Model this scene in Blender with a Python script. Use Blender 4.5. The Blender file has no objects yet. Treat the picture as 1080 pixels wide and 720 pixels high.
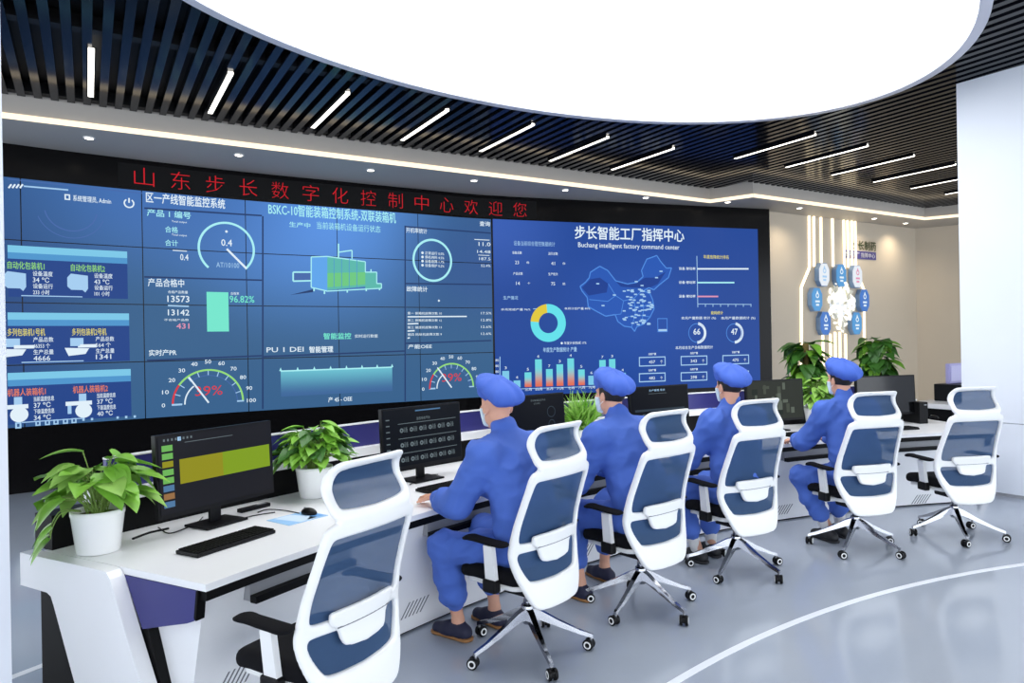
import bpy, bmesh, math, random
import numpy as np
from mathutils import Vector, Matrix, noise
random.seed(7)
PI = math.pi
SC = bpy.context.scene
COL = SC.collection

# ------------------------------------------------------------------ camera, world, exposure, large lights
F, H, ROLL = 745.0, 1.7, 0.018
cd = bpy.data.cameras.new('camera'); cam = bpy.data.objects.new('camera', cd); COL.objects.link(cam)
cd.sensor_width = 36.0; cd.lens = 36.0 * F / 1080.0; cd.clip_start = 0.02; cd.clip_end = 100
cam.matrix_world = Matrix.Translation((0, 0, H)) @ Matrix.Rotation(PI/2, 4, 'X') @ Matrix.Rotation(-ROLL, 4, 'Z')
SC.camera = cam
SC.view_settings.view_transform = 'Standard'; SC.view_settings.look = 'None'
SC.view_settings.exposure = 0.0; SC.view_settings.gamma = 1.0
try: SC.view_settings.use_curve_mapping = False
except Exception: pass
try:
    SC.cycles.max_bounces = 8; SC.cycles.diffuse_bounces = 4; SC.cycles.glossy_bounces = 4
    SC.cycles.transparent_max_bounces = 8; SC.cycles.sample_clamp_indirect = 6.0
    SC.cycles.caustics_reflective = False; SC.cycles.caustics_refractive = False
except Exception: pass
W = bpy.data.worlds.new('world'); SC.world = W; W.use_nodes = True
W.node_tree.nodes['Background'].inputs[0].default_value = (0.86, 0.92, 1.0, 1)
W.node_tree.nodes['Background'].inputs[1].default_value = 3.4
DISC_POWER = 3.8
COVE_POWER = 1.5

# ------------------------------------------------------------------ colours and materials
def lin(c):
    c = c / 255.0
    return c/12.92 if c <= 0.04045 else ((c+0.055)/1.055)**2.4
def rgb(r, g, b): return (lin(r), lin(g), lin(b), 1.0)
MATS = {}
def mat(name, col, rough=0.5, metal=0.0, emit=0.0, spec=0.5, noise_amt=0.0, noise_scale=20.0, bump=0.0, alpha=1.0, coat=0.0):
    if name in MATS: return MATS[name]
    m = bpy.data.materials.new(name); m.use_nodes = True; nt = m.node_tree
    b = nt.nodes['Principled BSDF']; c = rgb(*col)
    b.inputs['Base Color'].default_value = c if emit == 0 else (0.003, 0.003, 0.003, 1)
    b.inputs['Roughness'].default_value = rough; b.inputs['Metallic'].default_value = metal
    b.inputs['Specular IOR Level'].default_value = spec; b.inputs['Alpha'].default_value = alpha
    b.inputs['Coat Weight'].default_value = coat
    if emit > 0:
        b.inputs['Emission Color'].default_value = c; b.inputs['Emission Strength'].default_value = emit
    if noise_amt > 0 or bump > 0:
        tc = nt.nodes.new('ShaderNodeTexCoord'); nz = nt.nodes.new('ShaderNodeTexNoise')
        nz.inputs['Scale'].default_value = noise_scale; nz.inputs['Detail'].default_value = 3
        nt.links.new(tc.outputs['Object'], nz.inputs['Vector'])
        if noise_amt > 0:
            mx = nt.nodes.new('ShaderNodeMix'); mx.data_type = 'RGBA'
            mx.inputs['A'].default_value = tuple(v*(1-noise_amt) for v in c[:3]) + (1,)
            mx.inputs['B'].default_value = tuple(min(1, v*(1+noise_amt)) for v in c[:3]) + (1,)
            nt.links.new(nz.outputs['Fac'], mx.inputs['Factor']); nt.links.new(mx.outputs['Result'], b.inputs['Base Color'])
        if bump > 0:
            bp = nt.nodes.new('ShaderNodeBump'); bp.inputs['Strength'].default_value = bump; bp.inputs['Distance'].default_value = 0.01
            nt.links.new(nz.outputs['Fac'], bp.inputs['Height']); nt.links.new(bp.outputs['Normal'], b.inputs['Normal'])
    MATS[name] = m; return m
def E(name, r, g, b, s=1.0): return mat(name, (r, g, b), rough=0.3, emit=s, spec=0.06)

M_white = mat('white_plastic', (243, 243, 242), 0.35)
M_desk = mat('white_laminate', (243, 243, 244), 0.3)
M_navy = mat('navy_laminate', (52, 52, 120), 0.4)
M_black = mat('black_plastic', (13, 13, 15), 0.4, spec=0.2)
M_blackm = mat('black_matte', (9, 9, 10), 0.55, spec=0.15)
M_fabric = mat('black_fabric', (13, 13, 17), 0.85, spec=0.15, bump=0.15, noise_scale=300)
M_chrome = mat('chrome', (170, 172, 178), 0.12, metal=1.0)
M_steel = mat('grey_steel', (120, 122, 126), 0.35, metal=0.8)
M_grey = mat('grey_plastic', (150, 152, 156), 0.45)
M_cloth = mat('blue_uniform_cloth', (72, 106, 192), 0.85, noise_amt=0.06, noise_scale=9, bump=0.05)
M_cap = mat('blue_cap_cloth', (66, 100, 192), 0.85, noise_amt=0.06, noise_scale=9)
M_skin = mat('skin', (214, 160, 134), 0.55, noise_amt=0.05, noise_scale=25)
M_hair = mat('black_hair', (24, 20, 19), 0.6, noise_amt=0.3, noise_scale=120)
M_mask = mat('face_mask', (205, 222, 232), 0.8)
M_eye = mat('eye_white', (235, 232, 228), 0.3)
M_shoe = mat('navy_shoe', (30, 32, 58), 0.7)
M_shoeb = mat('black_shoe', (22, 23, 28), 0.6)
M_sole = mat('tan_sole', (150, 105, 60), 0.6)
M_sock = mat('white_sock', (215, 215, 215), 0.9)
M_pot = mat('white_ceramic', (240, 240, 240), 0.25)
M_soil = mat('soil', (110, 95, 50), 0.95, noise_amt=0.4, noise_scale=60)
M_leaf = mat('pothos_leaf', (124, 180, 60), 0.45, noise_amt=0.3, noise_scale=14)
M_leafd = mat('deep_leaf', (62, 112, 42), 0.45, noise_amt=0.35, noise_scale=10)
M_leafl = mat('light_leaf', (140, 185, 84), 0.5, noise_amt=0.3, noise_scale=14)
M_stem = mat('stem_green', (120, 150, 70), 0.6)
M_gloss = mat('black_gloss_wall', (9, 8, 9), 0.2, spec=0.14, noise_amt=0.15, noise_scale=2)
M_bead = mat('grey_trim', (150, 152, 158), 0.4)

def mesh_panel_mat():
    m = bpy.data.materials.new('blue_chair_mesh'); m.use_nodes = True; nt = m.node_tree
    b = nt.nodes['Principled BSDF']; b.inputs['Base Color'].default_value = rgb(52, 80, 116)
    b.inputs['Roughness'].default_value = 0.6; b.inputs['Specular IOR Level'].default_value = 0.25
    tc = nt.nodes.new('ShaderNodeTexCoord'); wv = nt.nodes.new('ShaderNodeTexWave'); wv.wave_type = 'BANDS'; wv.bands_direction = 'Z'
    wv.inputs['Scale'].default_value = 90
    nt.links.new(tc.outputs['Object'], wv.inputs['Vector'])
    mr = nt.nodes.new('ShaderNodeMapRange'); mr.inputs['To Min'].default_value = 0.74; mr.inputs['To Max'].default_value = 0.93
    nt.links.new(wv.outputs['Fac'], mr.inputs['Value']); nt.links.new(mr.outputs['Result'], b.inputs['Alpha'])
    return m
M_mesh = mesh_panel_mat()

# ------------------------------------------------------------------ object helpers
def link(name, me, parent=None, smooth=False):
    o = bpy.data.objects.new(name, me); COL.objects.link(o)
    if parent is not None: o.parent = parent
    if smooth and len(me.polygons): me.polygons.foreach_set('use_smooth', [True]*len(me.polygons))
    return o
def tag(o, label=None, cat=None, group=None, kind=None):
    if label: o['label'] = label
    if cat: o['category'] = cat
    if group: o['group'] = group
    if kind: o['kind'] = kind
    return o
def thing(name, label, cat, loc=(0,0,0), rz=0.0, group=None):
    o = bpy.data.objects.new(name, None); COL.objects.link(o); o.empty_display_size = 0.1
    o.location = loc; o.rotation_euler = (0, 0, rz)
    return tag(o, label, cat, group)
def dup(root, loc, rz, label, group=None):
    r = root.copy(); COL.objects.link(r); r.location = loc; r.rotation_euler = (0, 0, rz); r['label'] = label
    if group: r['group'] = group
    for ch in list(root.children):
        c = ch.copy(); COL.objects.link(c); c.parent = r
        for g in list(ch.children):
            d = g.copy(); COL.objects.link(d); d.parent = c
    return r

class MB:
    """collects geometry, then becomes ONE mesh object"""
    def __init__(s): s.v = []; s.f = []; s.mi = []; s.mats = []; s.sm = []
    def m(s, material):
        if material not in s.mats: s.mats.append(material)
        return s.mats.index(material)
    def add(s, vs, fs, material, smooth=False):
        n = len(s.v); k = s.m(material)
        s.v.extend([tuple(p) for p in vs])
        for f in fs: s.f.append(tuple(i+n for i in f)); s.mi.append(k); s.sm.append(smooth)
        return s
    def box(s, c, d, material, rz=0.0, rx=0.0, ry=0.0, bev=0.0):
        R = Matrix.Rotation(rz, 3, 'Z') @ Matrix.Rotation(rx, 3, 'X') @ Matrix.Rotation(ry, 3, 'Y'); c = Vector(c)
        if bev <= 0:
            vs = [c + R @ Vector((x*d[0]/2, y*d[1]/2, z*d[2]/2)) for x in (-1,1) for y in (-1,1) for z in (-1,1)]
            return s.add(vs, [(0,1,3,2),(4,6,7,5),(0,4,5,1),(2,3,7,6),(0,2,6,4),(1,5,7,3)], material)
        bm = bmesh.new(); bmesh.ops.create_cube(bm, size=1.0)
        for v in bm.verts: v.co = Vector((v.co.x*d[0], v.co.y*d[1], v.co.z*d[2]))
        bmesh.ops.bevel(bm, geom=list(bm.edges), offset=bev, segments=2, profile=0.6, affect='EDGES')
        for i, v in enumerate(bm.verts): v.index = i
        vs = [c + R @ v.co for v in bm.verts]; fs = [tuple(v.index for v in f.verts) for f in bm.faces]
        bm.free(); return s.add(vs, fs, material)
    def tube(s, pts, r, material, n=8, caps=True):
        pts = [Vector(p) for p in pts]; rs = r if isinstance(r, (list, tuple)) else [r]*len(pts)
        vs = []; fs = []; up = None
        for i, p in enumerate(pts):
            t = (pts[min(i+1, len(pts)-1)] - pts[max(i-1, 0)])
            t = t.normalized() if t.length > 1e-9 else Vector((0,0,1))
            if up is None: up = Vector((0,0,1)) if abs(t.z) < 0.9 else Vector((1,0,0))
            a = t.cross(up)
            if a.length < 1e-6: a = t.cross(Vector((0,1,0)))
            a.normalize(); b = a.cross(t).normalized(); up = b
            for k in range(n):
                q = 2*PI*k/n; vs.append(p + a*math.cos(q)*rs[i] + b*math.sin(q)*rs[i])
        for i in range(len(pts)-1):
            for k in range(n): fs.append((i*n+k, i*n+(k+1)%n, (i+1)*n+(k+1)%n, (i+1)*n+k))
        if caps: fs.append(tuple(range(n))[::-1]); fs.append(tuple((len(pts)-1)*n+k for k in range(n)))
        return s.add(vs, fs, material, True)
    def lathe(s, prof, material, c=(0,0,0), n=28, axis='Z', R=None):
        c = Vector(c); vs = []; fs = []
        for r, z in prof:
            for k in range(n):
                q = 2*PI*k/n; p = Vector((r*math.cos(q), r*math.sin(q), z))
                if axis == 'X': p = Vector((p.z, p.x, p.y))
                if axis == 'Y': p = Vector((p.x, p.z, p.y))
                if R is not None: p = R @ p
                vs.append(c + p)
        for i in range(len(prof)-1):
            for k in range(n): fs.append((i*n+k, i*n+(k+1)%n, (i+1)*n+(k+1)%n, (i+1)*n+k))
        return s.add(vs, fs, material, True)
    def prism(s, pts, fn, t0, t1, material):
        """2-D outline pts extruded between t0 and t1; fn(a,b,t)->xyz"""
        n = len(pts); vs = [fn(a, b, t0) for a, b in pts] + [fn(a, b, t1) for a, b in pts]
        fs = [tuple(range(n)), tuple(range(n, 2*n))[::-1]] + [(i, (i+1) % n, n+(i+1) % n, n+i) for i in range(n)]
        return s.add(vs, fs, material)
    def build(s, name, parent=None, fix=True):
        me = bpy.data.meshes.new(name); me.from_pydata([tuple(p) for p in s.v], [], s.f)
        for m in s.mats: me.materials.append(m)
        me.polygons.foreach_set('material_index', s.mi); me.polygons.foreach_set('use_smooth', s.sm)
        me.update()
        if fix:
            bm = bmesh.new(); bm.from_mesh(me); bmesh.ops.recalc_face_normals(bm, faces=bm.faces); bm.to_mesh(me); bm.free()
        return link(name, me, parent)

# ------------------------------------------------------------------ implicit surfaces (for bodies, clothing, chair shells)
def surface_nets(Fg, lo, h):
    nx, ny, nz = Fg.shape; ins = Fg < 0
    c = np.zeros((nx-1, ny-1, nz-1), np.int8)
    for dx in (0,1):
        for dy in (0,1):
            for dz in (0,1): c += ins[dx:nx-1+dx, dy:ny-1+dy, dz:nz-1+dz]
    act = (c > 0) & (c < 8); idx = np.argwhere(act); N = len(idx)
    ids = -np.ones(act.shape, np.int64); ids[act] = np.arange(N)
    acc = np.zeros((N, 3)); cnt = np.zeros(N)
    corners = [(a, b, d) for a in (0,1) for b in (0,1) for d in (0,1)]
    for i, p in enumerate(corners):
        for q in corners[i+1:]:
            if sum(abs(a-b) for a, b in zip(p, q)) != 1: continue
            fa = Fg[idx[:,0]+p[0], idx[:,1]+p[1], idx[:,2]+p[2]]; fb = Fg[idx[:,0]+q[0], idx[:,1]+q[1], idx[:,2]+q[2]]
            m = (fa < 0) != (fb < 0)
            t = np.where(m, fa/np.where(fa == fb, 1, fa-fb), 0)
            pos = np.array(p)[None] + t[:, None]*(np.array(q)-np.array(p))[None]
            acc[m] += pos[m]; cnt[m] += 1
    V = (idx + acc/np.maximum(cnt, 1)[:, None])*h + np.array(lo)[None]
    faces = []
    for ax in range(3):
        s0 = [slice(None)]*3; s1 = [slice(None)]*3; s0[ax] = slice(0, -1); s1[ax] = slice(1, None)
        a, b = ins[tuple(s0)], ins[tuple(s1)]
        o1, o2 = [(1,2), (2,0), (0,1)][ax]
        for flip, mk in ((False, a & ~b), (True, ~a & b)):
            e = np.argwhere(mk)
            e = e[(e[:, o1] > 0) & (e[:, o2] > 0)]
            e = e[(e[:, o1] < Fg.shape[o1]-1) & (e[:, o2] < Fg.shape[o2]-1)]
            if not len(e): continue
            q = []
            for d1, d2 in ((-1,-1), (0,-1), (0,0), (-1,0)):
                k = e.copy(); k[:, o1] += d1; k[:, o2] += d2; q.append(ids[k[:,0], k[:,1], k[:,2]])
            Q = np.stack(q, 1)
            faces.append(Q[:, ::-1] if flip else Q)
    return V, np.concatenate(faces)

def cone(a, b, ra, rb=None, k=0.02, flat=None):
    return ('c', np.array(a, float), np.array(b, float), ra, ra if rb is None else rb, k, flat)
def ell(c, r, k=0.02, rx=0.0, sub=False): return ('s' if sub else 'e', np.array(c, float), np.array(r, float), rx, 0, k, None)
def prim_d(p, X, Y, Z):
    kind, a, b, ra, rb, k, flat = p
    if kind == 'c':
        px, py, pz = X-a[0], Y-a[1], Z-a[2]; ba = b-a; L = max(ba @ ba, 1e-12)
        t = np.clip((px*ba[0]+py*ba[1]+pz*ba[2])/L, 0, 1)
        qx, qy, qz = px-t*ba[0], py-t*ba[1], pz-t*ba[2]
        if flat is not None:
            ax = np.array(flat[0], float); ax /= np.linalg.norm(ax); f = flat[1]-1
            dd = qx*ax[0]+qy*ax[1]+qz*ax[2]; qx = qx+dd*f*ax[0]; qy = qy+dd*f*ax[1]; qz = qz+dd*f*ax[2]
        return np.sqrt(qx*qx+qy*qy+qz*qz) - (ra+(rb-ra)*t)
    c, r, rx = a, b, ra
    x, y, z = X-c[0], Y-c[1], Z-c[2]
    if rx: y, z = y*math.cos(rx)+z*math.sin(rx), -y*math.sin(rx)+z*math.cos(rx)
    n = np.sqrt((x/r[0])**2+(y/r[1])**2+(z/r[2])**2)
    return (n-1)*min(r)*0.5 + (n-1)*0.5*np.mean(r)
def prim_box(p):
    kind, a, b, ra, rb, k, flat = p
    if kind == 'c': m = max(ra, rb); return np.minimum(a, b)-m, np.maximum(a, b)+m
    m = b if not ra else np.array([b[0], max(b[1:]), max(b[1:])]); return a-m, a+m
def sdf_eval(prims, lo, hi, h):
    lo = np.array(lo, float); n = np.ceil((np.array(hi)-lo)/h).astype(int)+1
    ax = [(lo[i]+np.arange(n[i])*h).astype(np.float32) for i in range(3)]
    Fg = np.full(n, 0.5, np.float32)
    for p in prims:
        b0, b1 = prim_box(p); k = p[5]; m = k*1.5+3*h
        i0 = np.maximum(np.floor((b0-m-lo)/h).astype(int), 0); i1 = np.minimum(np.ceil((b1+m-lo)/h).astype(int)+1, n)
        if np.any(i1 <= i0): continue
        sl = tuple(slice(a, b) for a, b in zip(i0, i1))
        X, Y, Z = np.meshgrid(ax[0][sl[0]], ax[1][sl[1]], ax[2][sl[2]], indexing='ij', sparse=True)
        d = prim_d(p, X, Y, Z).astype(np.float32); g = Fg[sl]
        if p[0] == 's': Fg[sl] = np.maximum(g, -d); continue
        t = np.clip(0.5+0.5*(g-d)/k, 0, 1)
        Fg[sl] = g*(1-t)+d*t-k*t*(1-t)
    return Fg, ax
def sdf_bounds(prims, pad=0.03):
    bs = [prim_box(p) for p in prims if p[0] != 's']
    return np.min([b[0] for b in bs], 0)-pad, np.max([b[1] for b in bs], 0)+pad
def mesh_from(V, Q, name, material, parent=None, warp=None, smooth=True):
    if warp is not None: V = warp(V)
    me = bpy.data.meshes.new(name); me.from_pydata(V.tolist(), [], Q.tolist()); me.materials.append(material)
    me.update(); return link(name, me, parent, smooth)
def sdf_mesh(prims, h, name, material, parent=None, post=None, warp=None):
    lo, hi = sdf_bounds(prims); Fg, ax = sdf_eval(prims, lo, hi, h)
    if post is not None:
        X, Y, Z = np.meshgrid(*ax, indexing='ij', sparse=True); Fg = post(Fg, X, Y, Z)
    V, Q = surface_nets(Fg, lo, h)
    return mesh_from(V, Q, name, material, parent, warp)
def poly_sdf(P, X, Y):
    P = np.array(P, float); d = np.full(np.broadcast(X, Y).shape, 1e9); ins = np.zeros(d.shape, bool)
    for i in range(len(P)):
        a, b = P[i], P[(i+1) % len(P)]; e = b-a; wx, wy = X-a[0], Y-a[1]
        t = np.clip((wx*e[0]+wy*e[1])/max(e @ e, 1e-12), 0, 1)
        d = np.minimum(d, (wx-e[0]*t)**2+(wy-e[1]*t)**2)
        c = ((a[1] > Y) != (b[1] > Y)) & (X < (b[0]-a[0])*(Y-a[1])/((b[1]-a[1]) if b[1] != a[1] else 1e-12)+a[0])
        ins ^= c
    return np.sqrt(d)*np.where(ins, -1, 1)
def chaikin(P, n=2):
    for _ in range(n):
        Q = []
        for i in range(len(P)):
            a, b = P[i], P[(i+1) % len(P)]
            Q.append((a[0]*.75+b[0]*.25, a[1]*.75+b[1]*.25)); Q.append((a[0]*.25+b[0]*.75, a[1]*.25+b[1]*.75))
        P = Q
    return P

# ------------------------------------------------------------------ photo pixel -> place on a real surface
def ray(px, py):
    u = (px-540)/F; v = (py-360)/F
    return u-ROLL*v, v+ROLL*u          # x per depth, drop per depth
def at_z(px, py, z): u, v = ray(px, py); d = (H-z)/v; return Vector((u*d, d, z))
def on_line(px, py, P, D):
    """vertical plane through P along D: (distance along D, height)"""
    u, v = ray(px, py); den = D[0]-u*D[1]; t = (u*P[1]-P[0])/den
    return t, H-v*(P[1]+t*D[1])
def bspline(pts, n):
    out = []; P = [np.array(p, float) for p in pts]; P = [2*P[0]-P[1]]+P+[2*P[-1]-P[-2]]
    for i in range(1, len(P)-2):
        for k in range(n):
            t = k/n; a, b, c, d = P[i-1:i+3]
            out.append(0.5*((2*b)+(c-a)*t+(2*a-5*b+4*c-d)*t*t+(3*b-a-3*c+d)*t**3))
    out.append(P[-2]); return np.array(out)

# ================================================================== THE ROOM
E1 = Vector((0.857, 0.515, 0)); E2 = Vector((-0.515, 0.857, 0))
ZC, ZS = 4.4, 4.15
def gp(a, b, z): v = E1*a+E2*b; return Vector((v.x, v.y, z))

# floor -------------------------------------------------------------
def floor_mat():
    m = bpy.data.materials.new('grey_epoxy_floor'); m.use_nodes = True; nt = m.node_tree; b = nt.nodes['Principled BSDF']
    tc = nt.nodes.new('ShaderNodeTexCoord'); nz = nt.nodes.new('ShaderNodeTexNoise'); nz.inputs['Scale'].default_value = 0.6; nz.inputs['Detail'].default_value = 4
    nt.links.new(tc.outputs['Object'], nz.inputs['Vector'])
    cr = nt.nodes.new('ShaderNodeValToRGB'); cr.color_ramp.elements[0].color = rgb(160, 168, 180); cr.color_ramp.elements[1].color = rgb(172, 180, 192)
    nt.links.new(nz.outputs['Fac'], cr.inputs['Fac']); nt.links.new(cr.outputs['Color'], b.inputs['Base Color'])
    b.inputs['Roughness'].default_value = 0.13; b.inputs['Specular IOR Level'].default_value = 0.55
    n2 = nt.nodes.new('ShaderNodeTexNoise'); n2.inputs['Scale'].default_value = 3.0; nt.links.new(tc.outputs['Object'], n2.inputs['Vector'])
    bp = nt.nodes.new('ShaderNodeBump'); bp.inputs['Strength'].default_value = 0.05; bp.inputs['Distance'].default_value = 0.02
    nt.links.new(n2.outputs['Fac'], bp.inputs['Height']); nt.links.new(bp.outputs['Normal'], b.inputs['Normal'])
    return m
b = MB(); b.box((3, 8, -0.05), (30, 26, 0.1), floor_mat()); tag(b.build('floor'), kind='structure')
M_line = mat('white_floor_line', (236, 240, 245), 0.3)
def arc_band(C, r0, r1, a0, a1, z0, z1, material, n=60):
    vs = []; fs = []
    for i in range(n+1):
        q = math.radians(a0+(a1-a0)*i/n); c, s = math.cos(q), math.sin(q)
        for r, z in ((r0, z0), (r1, z0), (r1, z1), (r0, z1)): vs.append((C[0]+r*c, C[1]+r*s, z))
    for i in range(n):
        for k in range(4): fs.append((i*4+k, i*4+(k+1) % 4, (i+1)*4+(k+1) % 4, (i+1)*4+k))
    fs.append((0,3,2,1)); fs.append(tuple(n*4+k for k in range(4)))
    return vs, fs
b = MB(); b.add(*arc_band((5.69, -1.706), 7.135, 7.18, 85, 165, 0.0, 0.002, M_line, 80), M_line); tag(b.build('trim_1'), kind='structure')
DC = (5.58, -0.76)          # centre of the desk's curve
b = MB(); b.add(*arc_band(DC, 9.31, 9.36, 90, 165, 0.0, 0.002, M_line, 80), M_line); tag(b.build('trim_2'), kind='structure')

# video wall (curved, black gloss) ------------------------------------
WP = bspline([(-7.3, 7.1), (-5.97, 8.32), (-4.80, 9.20), (-3.73, 9.92), (-2.62, 10.56), (-1.49, 11.20), (-0.31, 11.82), (2.17, 12.66), (4.70, 13.46), (4.98, 13.55)], 10)
WS = np.concatenate([[0], np.cumsum(np.hypot(*np.diff(WP, axis=0).T))])
def wall_pt(s, z, off=0.0):
    x = np.interp(s, WS, WP[:, 0]); y = np.interp(s, WS, WP[:, 1]); e = 0.15
    tx = np.interp(s+e, WS, WP[:, 0])-np.interp(s-e, WS, WP[:, 0]); ty = np.interp(s+e, WS, WP[:, 1])-np.interp(s-e, WS, WP[:, 1])
    L = math.hypot(tx, ty); return Vector((x+ty/L*off, y-tx/L*off, z))
def wall_px(px, py):
    u, v = ray(px, py); g = WP[:, 0]-u*WP[:, 1]
    i = int(np.argmax(g > 0)); i = max(i, 1); t = -g[i-1]/(g[i]-g[i-1])
    s = WS[i-1]+t*(WS[i]-WS[i-1]); y = WP[i-1, 1]+t*(WP[i, 1]-WP[i-1, 1]); return s, H-v*y
def wall_band(s0, s1, z0, z1, o0, o1, n):
    vs = []; fs = []
    for i in range(n+1):
        s = s0+(s1-s0)*i/n
        for o, z in ((o0, z0), (o1, z0), (o1, z1), (o0, z1)): vs.append(wall_pt(s, z, o))
    for i in range(n):
        for k in range(4): fs.append((i*4+k, i*4+(k+1) % 4, (i+1)*4+(k+1) % 4, (i+1)*4+k))
    fs.append((0,1,2,3)); fs.append(tuple(n*4+k for k in range(4))[::-1]); return vs, fs
b = MB(); b.add(*wall_band(0, WS[-1], 0, ZS+0.05, -0.14, 0.0, 60), M_gloss); tag(b.build('wall_back'), kind='structure')

# beige wall beyond ----------------------------------------------------
def plaster(name, c0, c1, sc):
    return mat(name, c0, 0.55, noise_amt=0.04, noise_scale=sc, bump=0.02)
M_beige = plaster('beige_plaster', (200, 187, 167), None, 1.5)
BW = (Vector((4.78, 13.62, 0)), Vector((0.857, 0.515, 0)))
def bw_pt(t, z, off=0.0): p = BW[0]+BW[1]*t-E2*off; return Vector((p.x, p.y, z))
def slab_wall(name, P0, P1, z1, material, thick=0.15, side=1):
    P0 = Vector(P0); P1 = Vector(P1); d = (P1-P0).normalized(); n = Vector((-d.y, d.x))*thick*side
    m_ = MB(); q = [P0, P1, P1+n, P0+n]
    m_.add([(p.x, p.y, 0) for p in q]+[(p.x, p.y, z1) for p in q], [(0,1,2,3), (7,6,5,4), (0,1,5,4), (1,2,6,5), (2,3,7,6), (3,0,4,7)], material)
    return tag(m_.build(name), kind='structure')
e = BW[0]+BW[1]*5.4
slab_wall('wall_right_back', (4.72, 13.584), (e.x, e.y), ZC+0.1, M_beige)
slab_wall('wall_right_far', (e.x, e.y), (e.x+3.4, e.y-2.1), ZC+0.1, M_beige)
M_part = plaster('cool_white_panel', (226, 231, 240), None, 1.0)
# white partition at the right with panel joints
PD = Vector((0.567, -0.824)); PP = Vector((4.86, 7.65))
b = MB()
for z0, z1 in ((0.0, 0.03), (0.034, 0.76), (0.766, ZC+0.05)):
    n = Vector((0.824, 0.567))*0.25; q = [PP, PP+PD*2.6, PP+PD*2.6+n, PP+n]
    b.add([(p.x, p.y, z0) for p in q]+[(p.x, p.y, z1) for p in q], [(0,1,2,3), (7,6,5,4), (0,1,5,4), (1,2,6,5), (2,3,7,6), (3,0,4,7)], M_part if z0 > 0 else M_bead)
tag(b.build('wall_right'), kind='structure')
b = MB(); b.box((-2.35, 2.45, ZC/2), (0.84, 0.5, ZC+0.1), M_part, bev=0.01); tag(b.build('wall_left'), kind='structure')

# ceiling: dark slats over a black slab ---------------------------------
M_slat = mat('dark_slat', (20, 21, 27), 0.13, spec=0.12)
M_slatback = mat('ceiling_void', (7, 8, 12), 0.6)
b = MB()
def gbox(a0, a1, b0, b1, z0, z1, m_):
    vs = [gp(a, q, z) for a in (a0, a1) for q in (b0, b1) for z in (z0, z1)]
    b.add(vs, [(0,1,3,2), (4,6,7,5), (0,4,5,1), (2,3,7,6), (0,2,6,4), (1,5,7,3)], m_)
gbox(-8, 19, -4, 13, ZC+0.16, ZC+0.3, M_slatback)
a = -7.5
while a < 18:
    e2 = 9.1 if a < 9.85 else 8.4
    gbox(a, a+0.075, -3.5, e2, ZC, ZC+0.1, M_slat); a += 0.15
for q in (1.5, 3.6, 5.7, 7.0, 9.0):
    gbox(-7.5, 9.8 if q > 8.3 else 18, q, q+0.12, ZC+0.03, ZC+0.15, M_slatback)
tag(b.build('ceiling'), kind='structure')
# soffit with fascia and cove strip
M_soffit = mat('grey_soffit', (180, 174, 166), 0.55)
PATH = [gp(-8, 9.115, 0), gp(9.72, 9.115, 0), gp(10.02, 8.4, 0), gp(15.45, 8.42, 0), gp(15.45, 8.42, 0)+Vector((2.6, -1.6, 0))]
b = MB()
for i in range(len(PATH)-1):
    p, q = PATH[i], PATH[i+1]; off = E2*3.2
    c = [p, q, q+off, p+off]
    b.add([(v.x, v.y, ZS) for v in c]+[(v.x, v.y, ZC+0.12) for v in c], [(0,1,2,3), (7,6,5,4), (0,1,5,4), (1,2,6,5), (2,3,7,6), (3,0,4,7)], M_soffit)
tag(b.build('trim_3'), kind='structure')
M_cove = E('cove_light', 255, 236, 205, COVE_POWER)
def strip(name, p, q, z0, z1, label):
    m_ = MB(); d = (q-p).normalized(); n = Vector((d.y, -d.x, 0))
    c = [p+n*0.004, q+n*0.004, q+n*0.03, p+n*0.03]
    m_.add([(v.x, v.y, z0) for v in c]+[(v.x, v.y, z1) for v in c], [(0,1,2,3), (7,6,5,4), (0,1,5,4), (1,2,6,5), (2,3,7,6), (3,0,4,7)], M_cove)
    return tag(m_.build(name), label, 'light')
strip('cove_light_strip', PATH[0], PATH[1], ZS-0.005, ZS+0.052, 'long warm light strip along the soffit above the video wall')
strip('cove_light_strip', PATH[1], PATH[2], ZS-0.005, ZS+0.052, 'short warm light strip at the jog of the soffit right of the video wall')
strip('cove_light_strip', PATH[2], PATH[3], ZS-0.005, ZS+0.052, 'warm light strip along the soffit before the beige wall')
strip('cove_light_strip', PATH[3], PATH[4], ZS-0.005, ZS+0.052, 'warm light strip turning away at the far right soffit corner')
# big luminous ceiling disc
DCEN = Vector((0.861, 5.761)); DA, DB, DT = 3.77, 2.2, math.radians(33.75)
def ell_pt(q, g, z):
    x, y = (DA+g)*math.cos(q), (DB+g)*math.sin(q)
    return (DCEN.x+x*math.cos(DT)-y*math.sin(DT), DCEN.y+x*math.sin(DT)+y*math.cos(DT), z)
t = thing('ceiling_light_disc', 'huge oval luminous white ceiling light above the desk', 'ceiling light', (DCEN.x, DCEN.y, ZC))
def loc_pts(vs, o): return [(v[0]-o.location.x, v[1]-o.location.y, v[2]-o.location.z) for v in vs]
N = 96; b = MB()
vs = [ell_pt(2*PI*i/N, 0, ZC-0.075) for i in range(N)]; vs2 = [ell_pt(2*PI*i/N, 0, ZC-0.03) for i in range(N)]
b.add(loc_pts(vs+vs2, t), [tuple(range(N))[::-1], tuple(range(N, 2*N))]+[(i, (i+1) % N, N+(i+1) % N, N+i) for i in range(N)], E('disc_light', 250, 252, 255, DISC_POWER))
b.build('diffuser', t)
b = MB(); vs = []; fs = []
for i in range(N):
    q = 2*PI*i/N; vs += [ell_pt(q, 0.005, ZC-0.09), ell_pt(q, 0.10, ZC-0.09), ell_pt(q, 0.10, ZC), ell_pt(q, 0.005, ZC)]
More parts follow.
